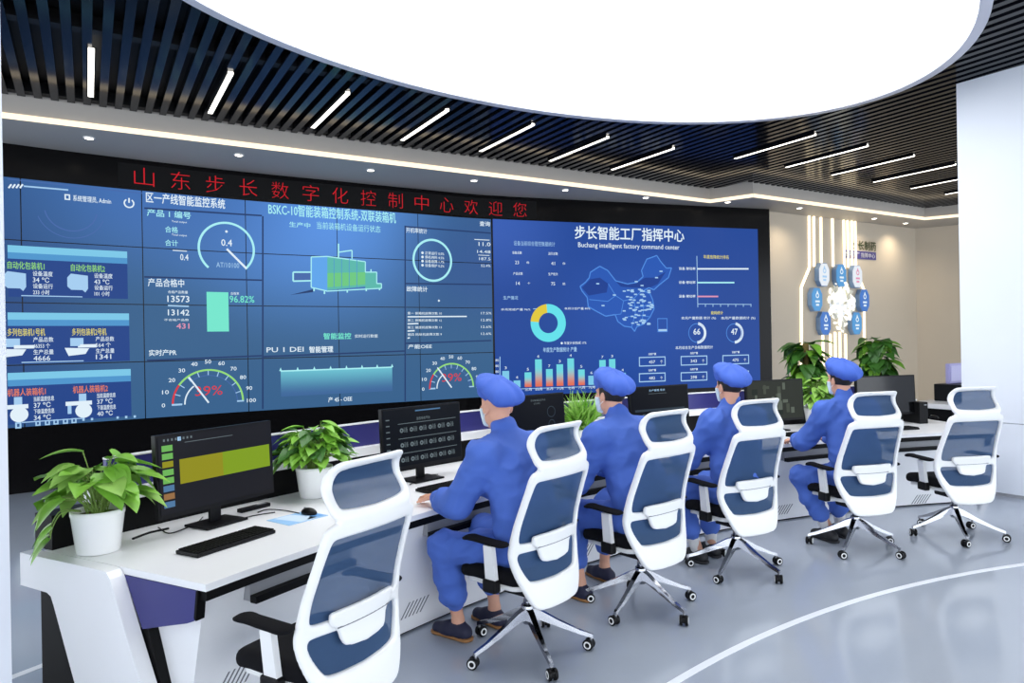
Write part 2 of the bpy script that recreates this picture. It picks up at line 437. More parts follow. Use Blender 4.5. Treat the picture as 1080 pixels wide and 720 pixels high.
for i in range(N):
    for k in range(4): fs.append((i*4+k, i*4+(k+1) % 4, ((i+1) % N)*4+(k+1) % 4, ((i+1) % N)*4+k))
b.add(loc_pts(vs, t), fs, mat('disc_rim', (205, 206, 218), 0.4)); b.build('rim', t)
# linear light bars in two rows
M_bar = E('bar_light', 255, 250, 240, 4.0)
bars = [(0.07+1.175*i, 8.02) for i in range(7)]+[(8.35+1.165*i, 6.64) for i in range(8)]
nth = ['first', 'second', 'third', 'fourth', 'fifth', 'sixth', 'seventh', 'eighth']
for i, (a, q) in enumerate(bars):
    row = 'above the video wall' if i < 7 else 'over the beige wall side'
    k = i if i < 7 else i-7
    p = gp(a, q, ZC-0.012)
    o = thing('linear_ceiling_light', '%s linear light bar from the left in the dark ceiling %s' % (nth[k], row), 'ceiling light', p, math.atan2(E2.y, E2.x), 'linear light bars in the slatted ceiling')
    m_ = MB(); m_.box((0, 0, -0.004), (1.36, 0.05, 0.024), M_bar); m_.build('diffuser', o)
    m_ = MB(); m_.box((0, 0.032, 0), (1.38, 0.01, 0.03), M_blackm); m_.box((0, -0.032, 0), (1.38, 0.01, 0.03), M_blackm); m_.build('housing', o)
# recessed downlights in the soffit
M_down = E('downlight', 255, 245, 225, 10.0)
for i, (px, py) in enumerate([(94,145), (252,163), (391,179), (500,190), (596,200), (681,208), (762,214), (843,219), (922,230), (955,235)]):
    p = at_z(px, py, ZS-0.001)
    if i == 6: p = p - E2*0.12
    o = thing('downlight', '%s round downlight from the left in the grey soffit' % (nth+['ninth', 'tenth'])[i], 'downlight', p, 0, 'soffit downlights')
    m_ = MB(); m_.lathe([(0, -0.012), (0.045, -0.012), (0.045, 0)], M_down, n=20); m_.build('lamp', o)
    m_ = MB(); m_.lathe([(0.047, 0), (0.047, -0.014), (0.06, -0.01), (0.062, 0)], M_white, n=20); m_.build('trim_ring', o)
    if i >= 6:
        l = bpy.data.lights.new('spot', 'SPOT'); l.energy = 60; l.color = (1, 0.86, 0.66); l.spot_size = 2.5; l.spot_blend = 1.0; l.shadow_soft_size = 0.05
        lo_ = bpy.data.objects.new('lamp_beam', l); COL.objects.link(lo_); lo_.parent = o; lo_.location = (0, 0, -0.03)

# ================================================================== SCREENS
def text_mesh(s, thin=0.0, _c={}):
    key = (s, thin)
    if key in _c: return _c[key]
    cu = bpy.data.curves.new('t', 'FONT'); cu.body = s; cu.resolution_u = 2; cu.offset = -thin; cu.size = 1.0
    o = bpy.data.objects.new('t', cu); COL.objects.link(o)
    dg = bpy.context.evaluated_depsgraph_get(); me = o.evaluated_get(dg).to_mesh()
    vs = [(v.co.x, v.co.y) for v in me.vertices]; fs = [tuple(p.vertices) for p in me.polygons]
    o.evaluated_get(dg).to_mesh_clear(); bpy.data.objects.remove(o); bpy.data.curves.remove(cu)
    if vs:
        x0 = min(v[0] for v in vs); x1 = max(v[0] for v in vs); y0 = min(v[1] for v in vs); y1 = max(v[1] for v in vs)
        vs = [((x-x0)/max(x1-x0, 1e-6), (y-y0)/max(y1-y0, 1e-6)) for x, y in vs]
    _c[key] = (vs, fs); return _c[key]
class Art(MB):
    """flat graphics laid on a surface given by fn(a, b, off)"""
    def __init__(s, fn, off=0.014): super().__init__(); s.fn = fn; s.off = off
    def poly(s, pts, material, fs=None, o=0.0):
        return s.add([s.fn(a, b, s.off+o) for a, b in pts], fs or [tuple(range(len(pts)))], material)
    def rect(s, a0, b0, a1, b1, material, o=0.0):
        n = max(1, int(abs(a1-a0)/0.3)); P = []
        for i in range(n+1):
            a = a0+(a1-a0)*i/n; P += [(a, b0), (a, b1)]
        return s.poly(P, material, [(2*i, 2*i+2, 2*i+3, 2*i+1) for i in range(n)], o)
    def frame(s, a0, b0, a1, b1, w, material, o=0.0):
        s.rect(a0, b0, a1, b0+w, material, o); s.rect(a0, b1-w, a1, b1, material, o)
        s.rect(a0, b0, a0+w, b1, material, o); s.rect(a1-w, b0, a1, b1, material, o)
    def line(s, pts, w, material, o=0.0):
        for (a, b), (c, d) in zip(pts, pts[1:]):
            L = math.hypot(c-a, d-b) or 1e-6; nx, ny = -(d-b)/L*w/2, (c-a)/L*w/2
            s.poly([(a+nx, b+ny), (c+nx, d+ny), (c-nx, d-ny), (a-nx, b-ny)], material, None, o)
    def ring(s, ca, cb, r0, r1, q0, q1, material, n=40, o=0.0, sx=1.0):
        P = []
        for i in range(n+1):
            q = math.radians(q0+(q1-q0)*i/n); P += [(ca+r0*sx*math.cos(q), cb+r0*math.sin(q)), (ca+r1*sx*math.cos(q), cb+r1*math.sin(q))]
        return s.poly(P, material, [(2*i, 2*i+1, 2*i+3, 2*i+2) for i in range(n)], o)
    def text(s, t, a0, b0, a1, b1, material, bold=0.0, o=0.0):
        vs, fs = text_mesh(t, -bold if bold < 0 else 0.0)
        if not vs: return s
        w = bold*(b1-b0)*0.8
        for dx, dy in (((0, 0),) if bold <= 0 else ((-w, 0), (w, 0), (0, w), (0, -w))):
            s.poly([(a0+x*(a1-a0)+dx, b0+y*(b1-b0)+dy) for x, y in vs], material, fs, o)
        return s
class WArt(Art):
    """same, with every position read off the photograph and dropped on the video wall"""
    def __init__(s, off=0.014): super().__init__(wall_pt, off)
    def P(s, px, py): return wall_px(px, py)
    def box4(s, x0, y0, x1, y1):
        c = ((x0+x1)/2, (y0+y1)/2)
        a0 = s.P(x0, c[1])[0]; a1 = s.P(x1, c[1])[0]; b1 = s.P(c[0], y0)[1]; b0 = s.P(c[0], y1)[1]; return a0, b0, a1, b1
    def prect(s, x0, y0, x1, y1, m_, o=0.0): return s.rect(*s.box4(x0, y0, x1, y1), m_, o)
    def ptext(s, t, x0, y0, x1, y1, m_, bold=0.01, o=0.0): return s.text(t, *s.box4(x0, y0, x1, y1), m_, bold, o)
    def pframe(s, x0, y0, x1, y1, w, m_, o=0.0): return s.frame(*s.box4(x0, y0, x1, y1), w, m_, o)
    def pline(s, pts, w, m_, o=0.0): return s.line([s.P(*p) for p in pts], w, m_, o)
    def ppoly(s, pts, m_, o=0.0): return s.poly([s.P(*p) for p in pts], m_, None, o)

C_white = E('ui_white', 225, 240, 250); C_cyan = E('ui_cyan', 170, 240, 245); C_pale = E('ui_pale_blue', 165, 205, 240)
C_green = E('ui_green', 150, 220, 120); C_mint = E('ui_mint', 118, 230, 205); C_yell = E('ui_yellow', 225, 215, 110); C_red = E('ui_red', 215, 60, 70)
C_oran = E('ui_orange', 235, 130, 90); C_line = E('ui_dark_line', 38, 62, 108); C_bar = E('ui_sky', 125, 200, 232); C_bar2 = E('ui_sky_deep', 80, 150, 205)
C_led = E('led_red', 205, 28, 40, 1.0); C_pink = E('ui_pink', 225, 150, 180); C_card = E('ui_card', 38, 70, 138); C_faint = E('ui_faint', 72, 106, 170)
C_blue = E('ui_blue', 95, 165, 235); C_leaf = E('ui_leaf_green', 110, 200, 130); C_teal = E('ui_teal', 92, 184, 172); C_yw = E('ui_donut_yellow', 225, 200, 60); C_aqua = E('ui_aqua', 100, 225, 235)
C_map = E('ui_map', 40, 88, 180); C_mapd = E('ui_map_dark', 30, 64, 145); C_mape = E('ui_map_edge', 80, 140, 225)

def screen_mat(name, base, spots):
    """base colour with soft coloured areas, by the screen's own u,v (screen content)"""
    m = bpy.data.materials.new(name); m.use_nodes = True; nt = m.node_tree; b_ = nt.nodes['Principled BSDF']
    b_.inputs['Base Color'].default_value = (0.003, 0.003, 0.003, 1); b_.inputs['Roughness'].default_value = 0.3; b_.inputs['Specular IOR Level'].default_value = 0.08
    uv = nt.nodes.new('ShaderNodeUVMap'); prev = None
    for (cu, cv, ru, rv, col) in spots:
        mp = nt.nodes.new('ShaderNodeMapping'); mp.inputs['Location'].default_value = (-cu/ru, -cv/rv, 0); mp.inputs['Scale'].default_value = (1/ru, 1/rv, 0)
        nt.links.new(uv.outputs['UV'], mp.inputs['Vector'])
        ln = nt.nodes.new('ShaderNodeVectorMath'); ln.operation = 'LENGTH'; nt.links.new(mp.outputs['Vector'], ln.inputs[0])
        mr = nt.nodes.new('ShaderNodeMapRange'); mr.interpolation_type = 'SMOOTHSTEP'; mr.inputs['From Min'].default_value = 0; mr.inputs['From Max'].default_value = 1
        mr.inputs['To Min'].default_value = 1; mr.inputs['To Max'].default_value = 0
        nt.links.new(ln.outputs['Value'], mr.inputs['Value'])
        mx = nt.nodes.new('ShaderNodeMix'); mx.data_type = 'RGBA'; mx.inputs['A'].default_value = rgb(*base); mx.inputs['B'].default_value = rgb(*col)
        if prev: nt.links.new(prev, mx.inputs['A'])
        nt.links.new(mr.outputs['Result'], mx.inputs['Factor']); prev = mx.outputs['Result']
    nt.links.new(prev, b_.inputs['Emission Color']); b_.inputs['Emission Strength'].default_value = 1.0
    return m
def add_uv(o, fn):
    me = o.data; uvl = me.uv_layers.new(name='UVMap')
    for lp in me.loops: uvl.data[lp.index].uv = fn(lp.vertex_index)
ZB, ZT = 0.78, 3.755
s_seam = [wall_px(151, 300)[0]+(wall_px(519, 300)[0]-wall_px(151, 300)[0])*k/4 for k in range(-2, 5)]
SL0, SL1 = s_seam[0], s_seam[-1]; SR0 = SL1+0.03; SR1 = wall_px(800, 320)[0]
M_left = screen_mat('video_wall_image', (57, 98, 141), [
    (0.62, 0.98, 0.36, 0.75, (92, 150, 232)), (0.36, 1.0, 0.36, 0.55, (66, 112, 180)), (0.10, 0.40, 0.24, 1.0, (40, 74, 132)), (0.98, 0.75, 0.25, 0.5, (54, 90, 148))])
M_right = screen_mat('led_display_image', (34, 72, 152), [(0.5, 0.5, 0.4, 0.6, (36, 80, 168)), (0.0, 1.0, 0.35, 0.5, (56, 94, 180))])
vw = thing('video_wall', 'curved video wall of tiled blue dashboard screens at the left', 'video wall', wall_pt((SL0+SL1)/2, ZB, 0.0))
def local_build(mb_, name, parent):
    o_ = Vector(parent.location); mb_.v = [tuple(Vector(p)-o_) for p in mb_.v]; return mb_.build(name, parent)
g = 0.006
for i in range(6):
    for j in range(4):
        b = MB(); s0, s1 = s_seam[i]+g, s_seam[i+1]-g; z0 = ZB+(ZT-ZB)*j/4+g; z1 = ZB+(ZT-ZB)*(j+1)/4-g
        vs, fs = wall_band(s0, s1, z0, z1, 0.002, 0.01, 6); b.add(vs, fs, M_left)
        sv = [s0+(s1-s0)*(k//4)/6 for k in range(len(vs))]; zv = [v[2] for v in vs]
        o = local_build(b, 'display_panel', vw)
        add_uv(o, lambda k: ((sv[k]-SL0)/(SL1-SL0), (zv[k]-ZB)/(ZT-ZB)))
# --- left dashboard graphics
def vpart(a, name, parent=vw): return local_build(a, name, parent)
a = WArt()
a.pline([(8, 189), (150, 204)], 0.012, C_faint)
for k in range(4): a.pline([(9+4*k, 198.5), (12+4*k, 194.5)], 0.018, C_white)
a.pline([(25, 196.5), (72, 200.5)], 0.018, C_pale)
a.pframe(68, 205, 74, 211, 0.015, C_white); a.ptext('系统管理员, Admin', 77, 207.5, 117, 214, C_white)
a.ring(*a.P(136, 214.5), 0.045, 0.062, 125, 415, C_white); a.pline([(136, 209), (136, 214)], 0.018, C_white)
c = a.P(75, 220); a.ring(c[0], c[1], 0.27, 0.285, 190, 350, C_faint); a.ring(c[0], c[1], 0.36, 0.37, 200, 340, C_faint)
vpart(a, 'user_header')
def card_row(y0, y1, tcol, rows, shape):
    a = WArt()
    sl = 0.09
    x0, x1 = 8, 134+(y0-262)*0.03
    b4 = a.box4(x0, y0, x1, y0+11)
    a.rect(b4[0], b4[1]-0.02, b4[2], b4[3], C_bar); a.rect(b4[0], b4[1]-0.03, b4[2], (b4[1]+b4[3])/2-0.02, C_bar2, 0.001)
    s0, z0, s1, z1 = b4; zc = z0-0.02
    a.rect(s0, zc-0.46, s1, zc, C_card, -0.002)
    W_ = s1-s0
    for q, (lab, t1, v1, t2, v2) in enumerate(rows):
        u0 = s0+W_*(-0.05+q*0.51); uw = W_*0.47
        a.text(lab, u0+uw*0.1, zc-0.13, u0+uw*0.72, zc-0.04, tcol, 0.01)
        for k, (t_, zz) in enumerate(((t1, 0.145), (v1, 0.22), (t2, 0.295), (v2, 0.37))):
            a.text(t_, u0+uw*0.52, zc-zz-0.06, u0+uw*(0.86 if k % 2 == 0 else 0.8), zc-zz, C_white, 0.01)
        mx, mz = u0+uw*0.2, zc-0.26
        if shape == 0:
            a.poly([(mx-.1, mz-.06), (mx-.06, mz-.1), (mx+.06, mz-.1), (mx+.09, mz-.13), (mx+.12, mz-.08), (mx+.12, mz+.08), (mx-.06, mz+.1), (mx-.1, mz+.05)], C_pale, None)
        elif shape == 1:
            a.poly([(mx-.14, mz-.02), (mx-.1, mz-.12), (mx+.08, mz-.1), (mx+.12, mz-.03)], C_white); a.rect(mx-.08, mz, mx+.06, mz+.1, C_pale); a.rect(mx, mz-.02, mx+.2, mz+.02, C_white)
        else:
            a.ring(mx+.05, mz-.09, 0, 0.09, 0, 360, C_white, 20); a.rect(mx-.14, mz-.02, mx+.14, mz+.03, C_white); a.rect(mx, mz, mx+.08, mz+.12, C_pale); a.rect(mx-.12, mz-.12, mx-.08, mz-.02, C_pale)
    a.line([(s0+W_*0.1, zc-0.445), (s0+W_*0.6, zc-0.445)], 0.012, C_pale)
    vpart(a, 'status_card')
card_row(262, 275, C_green, [('自动化包装机1', '设备温度', '34 ℃', '设备运行', '233 小时'), ('自动化包装机2', '设备温度', '43 ℃', '设备运行', '101 小时')], 0)
card_row(330, 343, C_yell, [('多列包装机1号机', '产品总数', '46353 个', '生产总量', '4666'), ('多列包装机2号机', '产品总数', '564 个', '生产总量', '1341')], 1)
card_row(391, 405, C_oran, [('机器人装箱机1', '当前温度信息', '37 ℃', '下级温度信息', '34 ℃'), ('机器人装箱机2', '当前温度信息', '37 ℃', '下级温度信息', '40 ℃')], 2)
a = WArt()
a.pframe(16, 445, 22.5, 451.5, 0.018, C_pale)
for k, x in enumerate((40, 50, 59, 69, 78)): a.pframe(x-2.7, 443.5-k*.7, x+2.7, 448.7-k*.7, 0.015, C_pale)
for x in (88, 97, 124, 133, 142): a.prect(x-1.2, 441-(x-88)*.06, x+1.2, 443.5-(x-88)*.06, C_pale)
vpart(a, 'taskbar')
a = WArt()     # second column
a.ptext('区一产线智能监控系统', 154, 206.5, 237, 217, C_white, 0.02); a.ptext('产品 1 编号', 155, 222, 201, 229.5, C_cyan, 0.015)
a.ptext('Total output', 181, 233, 197, 235.5, C_white); a.ptext('合格', 174, 239, 187.5, 245.5, C_cyan, 0.01); a.ptext('Total output', 181, 247, 197, 249.5, C_white)
a.ptext('合计', 174, 253, 187.5, 259.5, C_cyan, 0.01); a.pline([(182, 264), (197, 265)], 0.012, C_white); a.ptext('0.4', 190, 268, 198.5, 274.5, C_white, 0.02)
a.ptext('产品合格中', 156, 294, 194, 302.5, C_white, 0.015)
a.ptext('合格产品数量', 177, 306.5, 198, 309.5, C_white); a.ptext('13573', 176.5, 312, 199.5, 318.5, C_white, 0.025); a.pline([(177, 322.2), (199, 323)], 0.02, C_pale)
a.ptext('13142', 177, 326.5, 199.5, 332.5, C_white, 0.025); a.ptext('不合格产品数', 173, 336, 199, 338.5, C_white); a.ptext('431', 186, 341, 199.5, 346.5, C_pink, 0.03)
a.prect(218, 308, 241, 349.5, C_mint); a.ptext('合格率', 243, 308, 252, 311, C_white); a.ptext('96.82%', 242, 312, 268, 319, C_mint, 0.02)
a.ptext('实时产PR', 157, 368.5, 186, 375, C_white, 0.02)
vpart(a, 'production_figures')
def dial(cx, cy, tip, r, sub, marks=None):
    a = WArt(); c = a.P(cx, cy)
    a.ring(c[0], c[1], r-0.03, r, -48, 228, C_cyan, 60)
    tp = a.P(*tip); a.line([c, tp], 0.028, C_white)
    a.text('0.4', c[0]-.07, c[1]+0.04, c[0]+.07, c[1]+0.13, C_white, 0.02); a.ring(c[0], c[1]+.24, 0, .018, 0, 360, C_white, 8)
    a.text(sub, c[0]-.14, c[1]-.26, c[0]+.16, c[1]-.19, C_pale)
    return vpart(a, 'dial_gauge')
dial(239, 262.5, (260, 283.5), 0.375, 'AT/10100')
def speedo(cx, cy, r, tip, pct):
    a = WArt(); c = a.P(cx, cy)
    a.ring(c[0], c[1], r-.025, r, 0, 145, C_green, 40); a.ring(c[0], c[1], r-.025, r, 145, 181, C_red, 14)
    a.ring(c[0], c[1], r*.8, r*.8+.01, 0, 125, C_faint, 30); a.ring(c[0], c[1], r*.63, r*.63+.018, 128, 181, C_white, 14)
    a.rect(c[0]-r, c[1]-.012, c[0]-r*.72, c[1]+.012, C_pale); a.rect(c[0]+r*.8, c[1]-.01, c[0]+r*1.0, c[1]+.01, C_pale)
    for k in range(11):
        q = math.radians(180-18*k); x, z = c[0]+math.cos(q)*(r+.1), c[1]+math.sin(q)*(r+.1); n_ = str(10*k); w = .02*len(n_)
        a.text(n_, x-w, z-.026, x+w, z+.026, C_white, 0.02)
        a.line([(c[0]+math.cos(q)*(r-.09), c[1]+math.sin(q)*(r-.09)), (c[0]+math.cos(q)*(r-.02), c[1]+math.sin(q)*(r-.02))], .012, C_pale)
    a.line([c, a.P(*tip)], 0.022, C_white)
    a.text(pct, c[0]-.17, c[1]+.1, c[0]+.18, c[1]+.23, C_red, 0.0)
    return vpart(a, 'speed_gauge')
speedo(220, 424.5, 0.46, (199, 397.5), '39%')
a = WArt()     # panel dividing lines
for pts in ([(152, 219.6), (276, 227.5)], [(277, 228), (277, 431)], [(152, 292), (276, 295.5)], [(155, 380), (276, 375)], [(277, 376), (427, 370)], [(427, 238), (427, 423)], [(427, 239), (518, 246)], [(427, 299), (518, 300)], [(427, 362), (518, 359)]):
    a.pline(pts, 0.022, C_line)
vpart(a, 'panel_borders')
a = WArt()
a.ptext('BSKC-10智能装箱控制系统-双联装箱机', 283, 219, 417, 231, C_cyan, 0.012)
a.ptext('生产中', 305, 234.5, 327, 240, C_cyan, 0.012); a.ptext('当前装箱机设备运行状态', 334, 236, 401, 243.5, C_cyan, 0.0)
a.ptext('智能监控', 341, 351, 370, 357.5, C_mint, 0.03); a.ptext('实时运行数据', 374, 352.5, 398, 356, C_white)
a.ptext('PU 1 DEI', 281, 366, 320, 371, C_white, 0.02); a.ptext('智能管理', 326, 365, 351, 371.5, C_white, 0.03)
a.ptext('产 45 - OEE', 346, 418, 371, 423.5, C_white, 0.02)
vpart(a, 'screen_text')
a = WArt()     # machine picture
a.ppoly([(306, 311), (330, 305), (330, 308)], C_line, -0.001)
a.ppoly([(345, 271), (385, 276), (385, 302), (345, 306)], C_teal); a.ppoly([(345, 288), (385, 287), (385, 300), (345, 303)], C_leaf, 0.001)
a.ppoly([(328, 271.5), (345, 271), (345, 308), (341, 306), (328, 303)], C_blue, 0.001)
a.ppoly([(309, 287), (328, 287), (328, 296.5), (309, 296.5)], C_faint); a.pline([(328, 287), (309, 287), (309, 296.5), (328, 296)], 0.022, C_cyan, 0.001)
a.ppoly([(385, 287), (397, 287), (397, 298), (402, 299), (402, 304), (385, 304)], C_teal); a.pline([(385, 287), (397, 287), (397, 299), (402, 299), (402, 304), (345, 307), (328, 303), (328, 271), (345, 270.5), (385, 276), (385, 287)], 0.016, C_cyan, 0.002)
a.pline([(356.7, 257), (356.7, 272)], 0.022, C_cyan); a.pline([(357, 266), (371, 264), (371, 273)], 0.018, C_cyan); a.pline([(391, 284), (391, 287)], 0.02, C_cyan)
for x, y in ((331, 304), (342, 307), (366, 305.5), (386, 304), (400, 303)): a.pline([(x, y), (x, y+3)], 0.022, C_cyan)
for x in (352, 360, 368, 376): a.pline([(x, 273), (x, 303)], 0.01, C_bar2, 0.002)
vpart(a, 'machine_picture')
M_area = screen_mat('area_chart_fill', (64, 104, 155), [(0.5, 1.25, 3.0, 1.25, (112, 200, 215))])
a = WArt(); x0, b0, x1, b1 = a.box4(296, 389, 413.5, 415)
a.rect(x0, b0, x1, b1, M_area); nv = list(a.v)
vs_uv = []
n_ = max(1, int(abs(x1-x0)/0.3))
for i in range(n_+1): vs_uv += [(i/n_, 0.0), (i/n_, 1.0)]
o = vpart(a, 'area_chart'); add_uv(o, lambda k: vs_uv[k])
a = WArt(0.016); a.rect(x0, b1-.012, x1, b1+.008, C_cyan)
for k in range(8): u = x0+(x1-x0)*k/7; a.poly([(u-.02, b1), (u, b1+.05), (u+.02, b1)], C_cyan)
vpart(a, 'chart_line')
a = WArt()     # right-hand column of the left wall
c = a.P(456, 274.5); a.ring(c[0], c[1], 0.31, 0.345, 0, 360, C_cyan, 60)
for k in range(4): a.ptext(['● 正常运行 0.0%', '● 停机待料 4.5%', '● 设备故障 1.7%', '● 设备维护 0.2%'][k], 444, 265.5+4.3*k, 468, 268.8+4.3*k, C_white, 0.01)
a.ptext('查询', 505.5, 233.5, 516.5, 238.5, C_white, 0.02); a.ptext('开机率统计', 428, 240.5, 450, 246, C_white, 0.01)
a.pline([(500, 252.5), (516, 253.3)], .012, C_white); a.ptext('11.0', 504.5, 255.5, 517, 259.5, C_white, 0.02); a.ptext('14.48', 503, 264, 517, 267, C_white); a.pline([(504, 269), (516, 269.5)], .01, C_white); a.ptext('187.5', 505, 271.5, 517, 274.5, C_white); a.ptext('52.4%', 507, 279, 517, 281.5, C_white)
a.ptext('故障统计', 428.5, 302, 450.5, 307.5, C_white, 0.02); a.ring(*a.P(462.5, 317), 0, .018, 0, 360, C_white, 8)
for k in range(4):
    a.ptext(['第一 装箱机故障次数 10', '第二 装箱机故障次数 12', '第三 输送机故障次数 13', '第四 码垛机故障次数 9'][k], 429.5, 329+7.4*k-.1, 465.5, 331.8+7.4*k-.1, C_white)
    a.ptext(['17.5%', '12.8%', '12.6%', '12.6%'][k], 507, 329+7.2*k, 518, 331.4+7.2*k, C_white)
    a.pline([(429.5, 334+7.5*k), ((492, 441, 437, 432)[k], 333.6+7.5*k)], 0.02, C_white)
a.ptext('产能OEE', 430, 363, 455, 367.5, C_white, 0.02)
vpart(a, 'statistics_column')
speedo(476, 408.5, 0.40, (461, 387.5), '39%')

# --- right display
rd = thing('led_display', 'large flat blue command centre screen with map and charts at the right', 'screen', wall_pt((SR0+SR1)/2, ZB, 0.0))
b = MB(); vs, fs = wall_band(SR0, SR1, ZB, ZT, 0.002, 0.012, 24); b.add(vs, fs, M_right)
sv2 = [SR0+(SR1-SR0)*(k//4)/24 for k in range(len(vs))]; zv2 = [v[2] for v in vs]
o = local_build(b, 'display_panel', rd); add_uv(o, lambda k: ((sv2[k]-SR0)/(SR1-SR0), (zv2[k]-ZB)/(ZT-ZB)))
a = WArt()
a.ptext('步长智能工厂指挥中心', 606, 240, 721, 253.5, C_white, 0.022); a.ptext('Buchang intelligent factory command center', 609.5, 257, 716, 263.5, C_white, 0.01)
vpart(a, 'screen_title', rd)
a = WArt()
a.ptext('设备当前综合管控数据统计', 541.5, 254.5, 585, 259.5, C_pale, 0.0); vpart(a, 'figures_title', rd)
for x, y, t1, t2 in ((540, 265, '设备总数', '23 台'), (578, 266, '运行总数', '41 台'), (541, 287, '产品总数', '14 个'), (578, 287.5, '生产批次', '75 批')):
    for nm, tt, q0, q1, q2, q3 in (('figure_label', t1, 0, 0, 10, 3), ('figure_value', t2[:2], 3, 10, 7, 13.5), ('figure_unit', t2[3:], 15, 10.5, 18, 13)):
        a = WArt(); a.ptext(tt, x+q0, y+q1, x+q2, y+q3, C_white, 0.01); vpart(a, nm, rd)
a = WArt(); a.ptext('生产情况', 530.5, 312, 546, 316, C_pale); vpart(a, 'production_title', rd)
a = WArt(); c = a.P(578, 340.5)
a.ring(c[0], c[1], 0.175, 0.325, -185, 95, C_aqua, 60); a.ring(c[0], c[1], 0.175, 0.325, 95, 175, C_yw, 20)
a.ptext('本月完成产量 96%', 528, 325, 559, 327.5, C_white, 0.01); a.pline([(562, 325.7), (566, 325.5)], .012, C_pale); a.ptext('本月计划产量 80%', 595, 324, 622, 326.5, C_white, 0.01); a.ptext('● 年度计划完成 17%', 591, 360, 618, 363, C_white, 0.01)
vpart(a, 'donut_chart', rd)
M_bgrad = screen_mat('column_chart_fill', (110, 215, 225), [(0.5, 0.0, 4.0, 0.75, (225, 110, 85))])
tops = [(533, 391, 0), (545, 401, 0), (556.5, 392.5, 1), (567.5, 378.8, 1), (579, 389, 1), (590, 384, 1), (601.5, 377.8, 1), (612.8, 389.5, 1), (623.5, 396, 0), (635, 379.5, 1), (645.2, 378.5, 1), (656.3, 393, 0)]
a = WArt(); uvs = []
for k, (x, y, gr) in enumerate(tops):
    base = 408.3-(x-545)*0.034; s_, _ = a.P(x, y); zt_ = a.P(x, y)[1]; zb_ = a.P(x, base)[1]; w = .062
    a.rect(s_-w, zb_, s_+w, zt_, M_bgrad if gr else C_bar); uvs += [(0.5, 0), (0.5, 1), (0.5, 0), (0.5, 1)]
    a.text(str(3+k % 5), s_-.02, zt_+.03, s_+.02, zt_+.075, C_white)
    uvs += [(0, 0)]*(len(a.v)-len(uvs))
    a.text('一月二月三月四月五月六月七月八月九月'[2*(k % 9):2*(k % 9)+2], s_-.06, zb_-.065, s_+.06, zb_-.02, C_white, 0.02)
    uvs += [(0, 0)]*(len(a.v)-len(uvs))
a.pline([(527, 376), (527, 411)], .014, C_pale); uvs += [(0, 0)]*(len(a.v)-len(uvs))
for k in range(3): a.ptext('80', 522.3, 378.5+6*k, 525.8, 381+6*k, C_white)
a.pline([(527, 410.5), (545, 410), (665, 406)], .01, C_pale)
a.ptext('年度生产数据统计 产量', 572.5, 366, 608, 371, C_pale, 0.015)
uvs += [(0, 0)]*(len(a.v)-len(uvs))
o = vpart(a, 'column_chart', rd); add_uv(o, lambda k: uvs[k])
MAP = [(365,295),(385,280),(400,262),(404,242),(425,228),(440,219),(470,235),(500,274),(545,286),(580,280),(604,258),(598,235),(618,192),(640,184),(656,178),(670,200),(692,226),(712,225),(700,262),(668,287),(645,308),(626,300),(606,312),(630,322),(640,345),(646,380),(630,412),(606,438),(580,448),(572,466),(560,450),(532,446),(508,428),(498,402),(462,408),(432,392),(396,372),(392,337),(372,312)]
MAP = [(510+x/3.6, 220+y/3.6) for x, y in MAP]
a = WArt(); a.ppoly(MAP, C_map); a.pline(MAP+[MAP[0]], 0.02, C_mape, 0.002)
q = lambda pts: [(510+x/3.6, 220+y/3.6) for x, y in pts]
a.ppoly(q([(372,300),(404,268),(440,262),(472,285),(466,318),(398,330)]), C_mapd, 0.001)
a.ppoly(q([(500,276),(545,288),(580,282),(612,262),(650,262),(690,240),(660,286),(630,300),(560,300),(520,296)]), C_mapd, 0.001)
for pts in ([(472,285),(500,330),(470,352),(400,345)], [(500,330),(530,350),(520,400),(500,402)], [(530,350),(570,340),(600,310)], [(560,370),(600,372),(640,360)], [(545,410),(590,405),(628,410)], [(570,340),(575,400),(560,450)], [(600,340),(606,380),(600,430)]):
    a.pline(q(pts), 0.012, C_mape, 0.002)
rr = random.Random(3)
for x, y in [(432,285),(495,328),(452,368),(578,277),(655,262),(672,238),(548,310),(600,292),(625,312)]+[(rr.uniform(530, 640), rr.uniform(305, 440)) for _ in range(70)]:
    p = q([(x, y)])[0]; a.prect(p[0]-1.6, p[1]-.7, p[0]+1.6, p[1]+.7, C_pale, 0.003)
a.pframe(693, 335.5, 703.5, 350, 0.014, C_mape); a.prect(694, 347, 703, 349.8, C_pale)
vpart(a, 'country_map', rd)
a = WArt()
a.pline([(734.5, 270), (735.5, 324)], .014, C_pale); a.pline([(735.5, 320.5), (792, 321)], .012, C_pale)
for k in range(8): a.pline([(735.5+8*k, 320.5), (735.5+8*k, 323.5)], .014, C_pale)
for y, x1, m_ in ((283.5, 789, C_white), (298, 774, C_cyan), (312.6, 757, C_pink)):
    a.pline([(735, y), (x1, y)], 0.028, m_); a.ptext('设备 稼动率', 715.5, y-1.8, 733, y+1.2, C_white, 0.02)
a.ptext('年度故障统计排名', 741.5, 269, 768, 273, C_yell, 0.01); a.ptext('能耗统计', 749.5, 328, 762, 331.5, C_yell, 0.02)
vpart(a, 'bar_chart', rd)
for x, t1 in ((734.5, '66'), (774, '47')):
    a = WArt(); c = a.P(x, 351); a.ring(c[0], c[1], .165, .178, 0, 360, C_mape, 40); a.ring(c[0], c[1], .15, .2, -88, 80, C_white, 30)
    a.text(t1, c[0]-.07, c[1]-.03, c[0]+.07, c[1]+.08, C_white, 0.03); vpart(a, 'ring_gauge', rd)
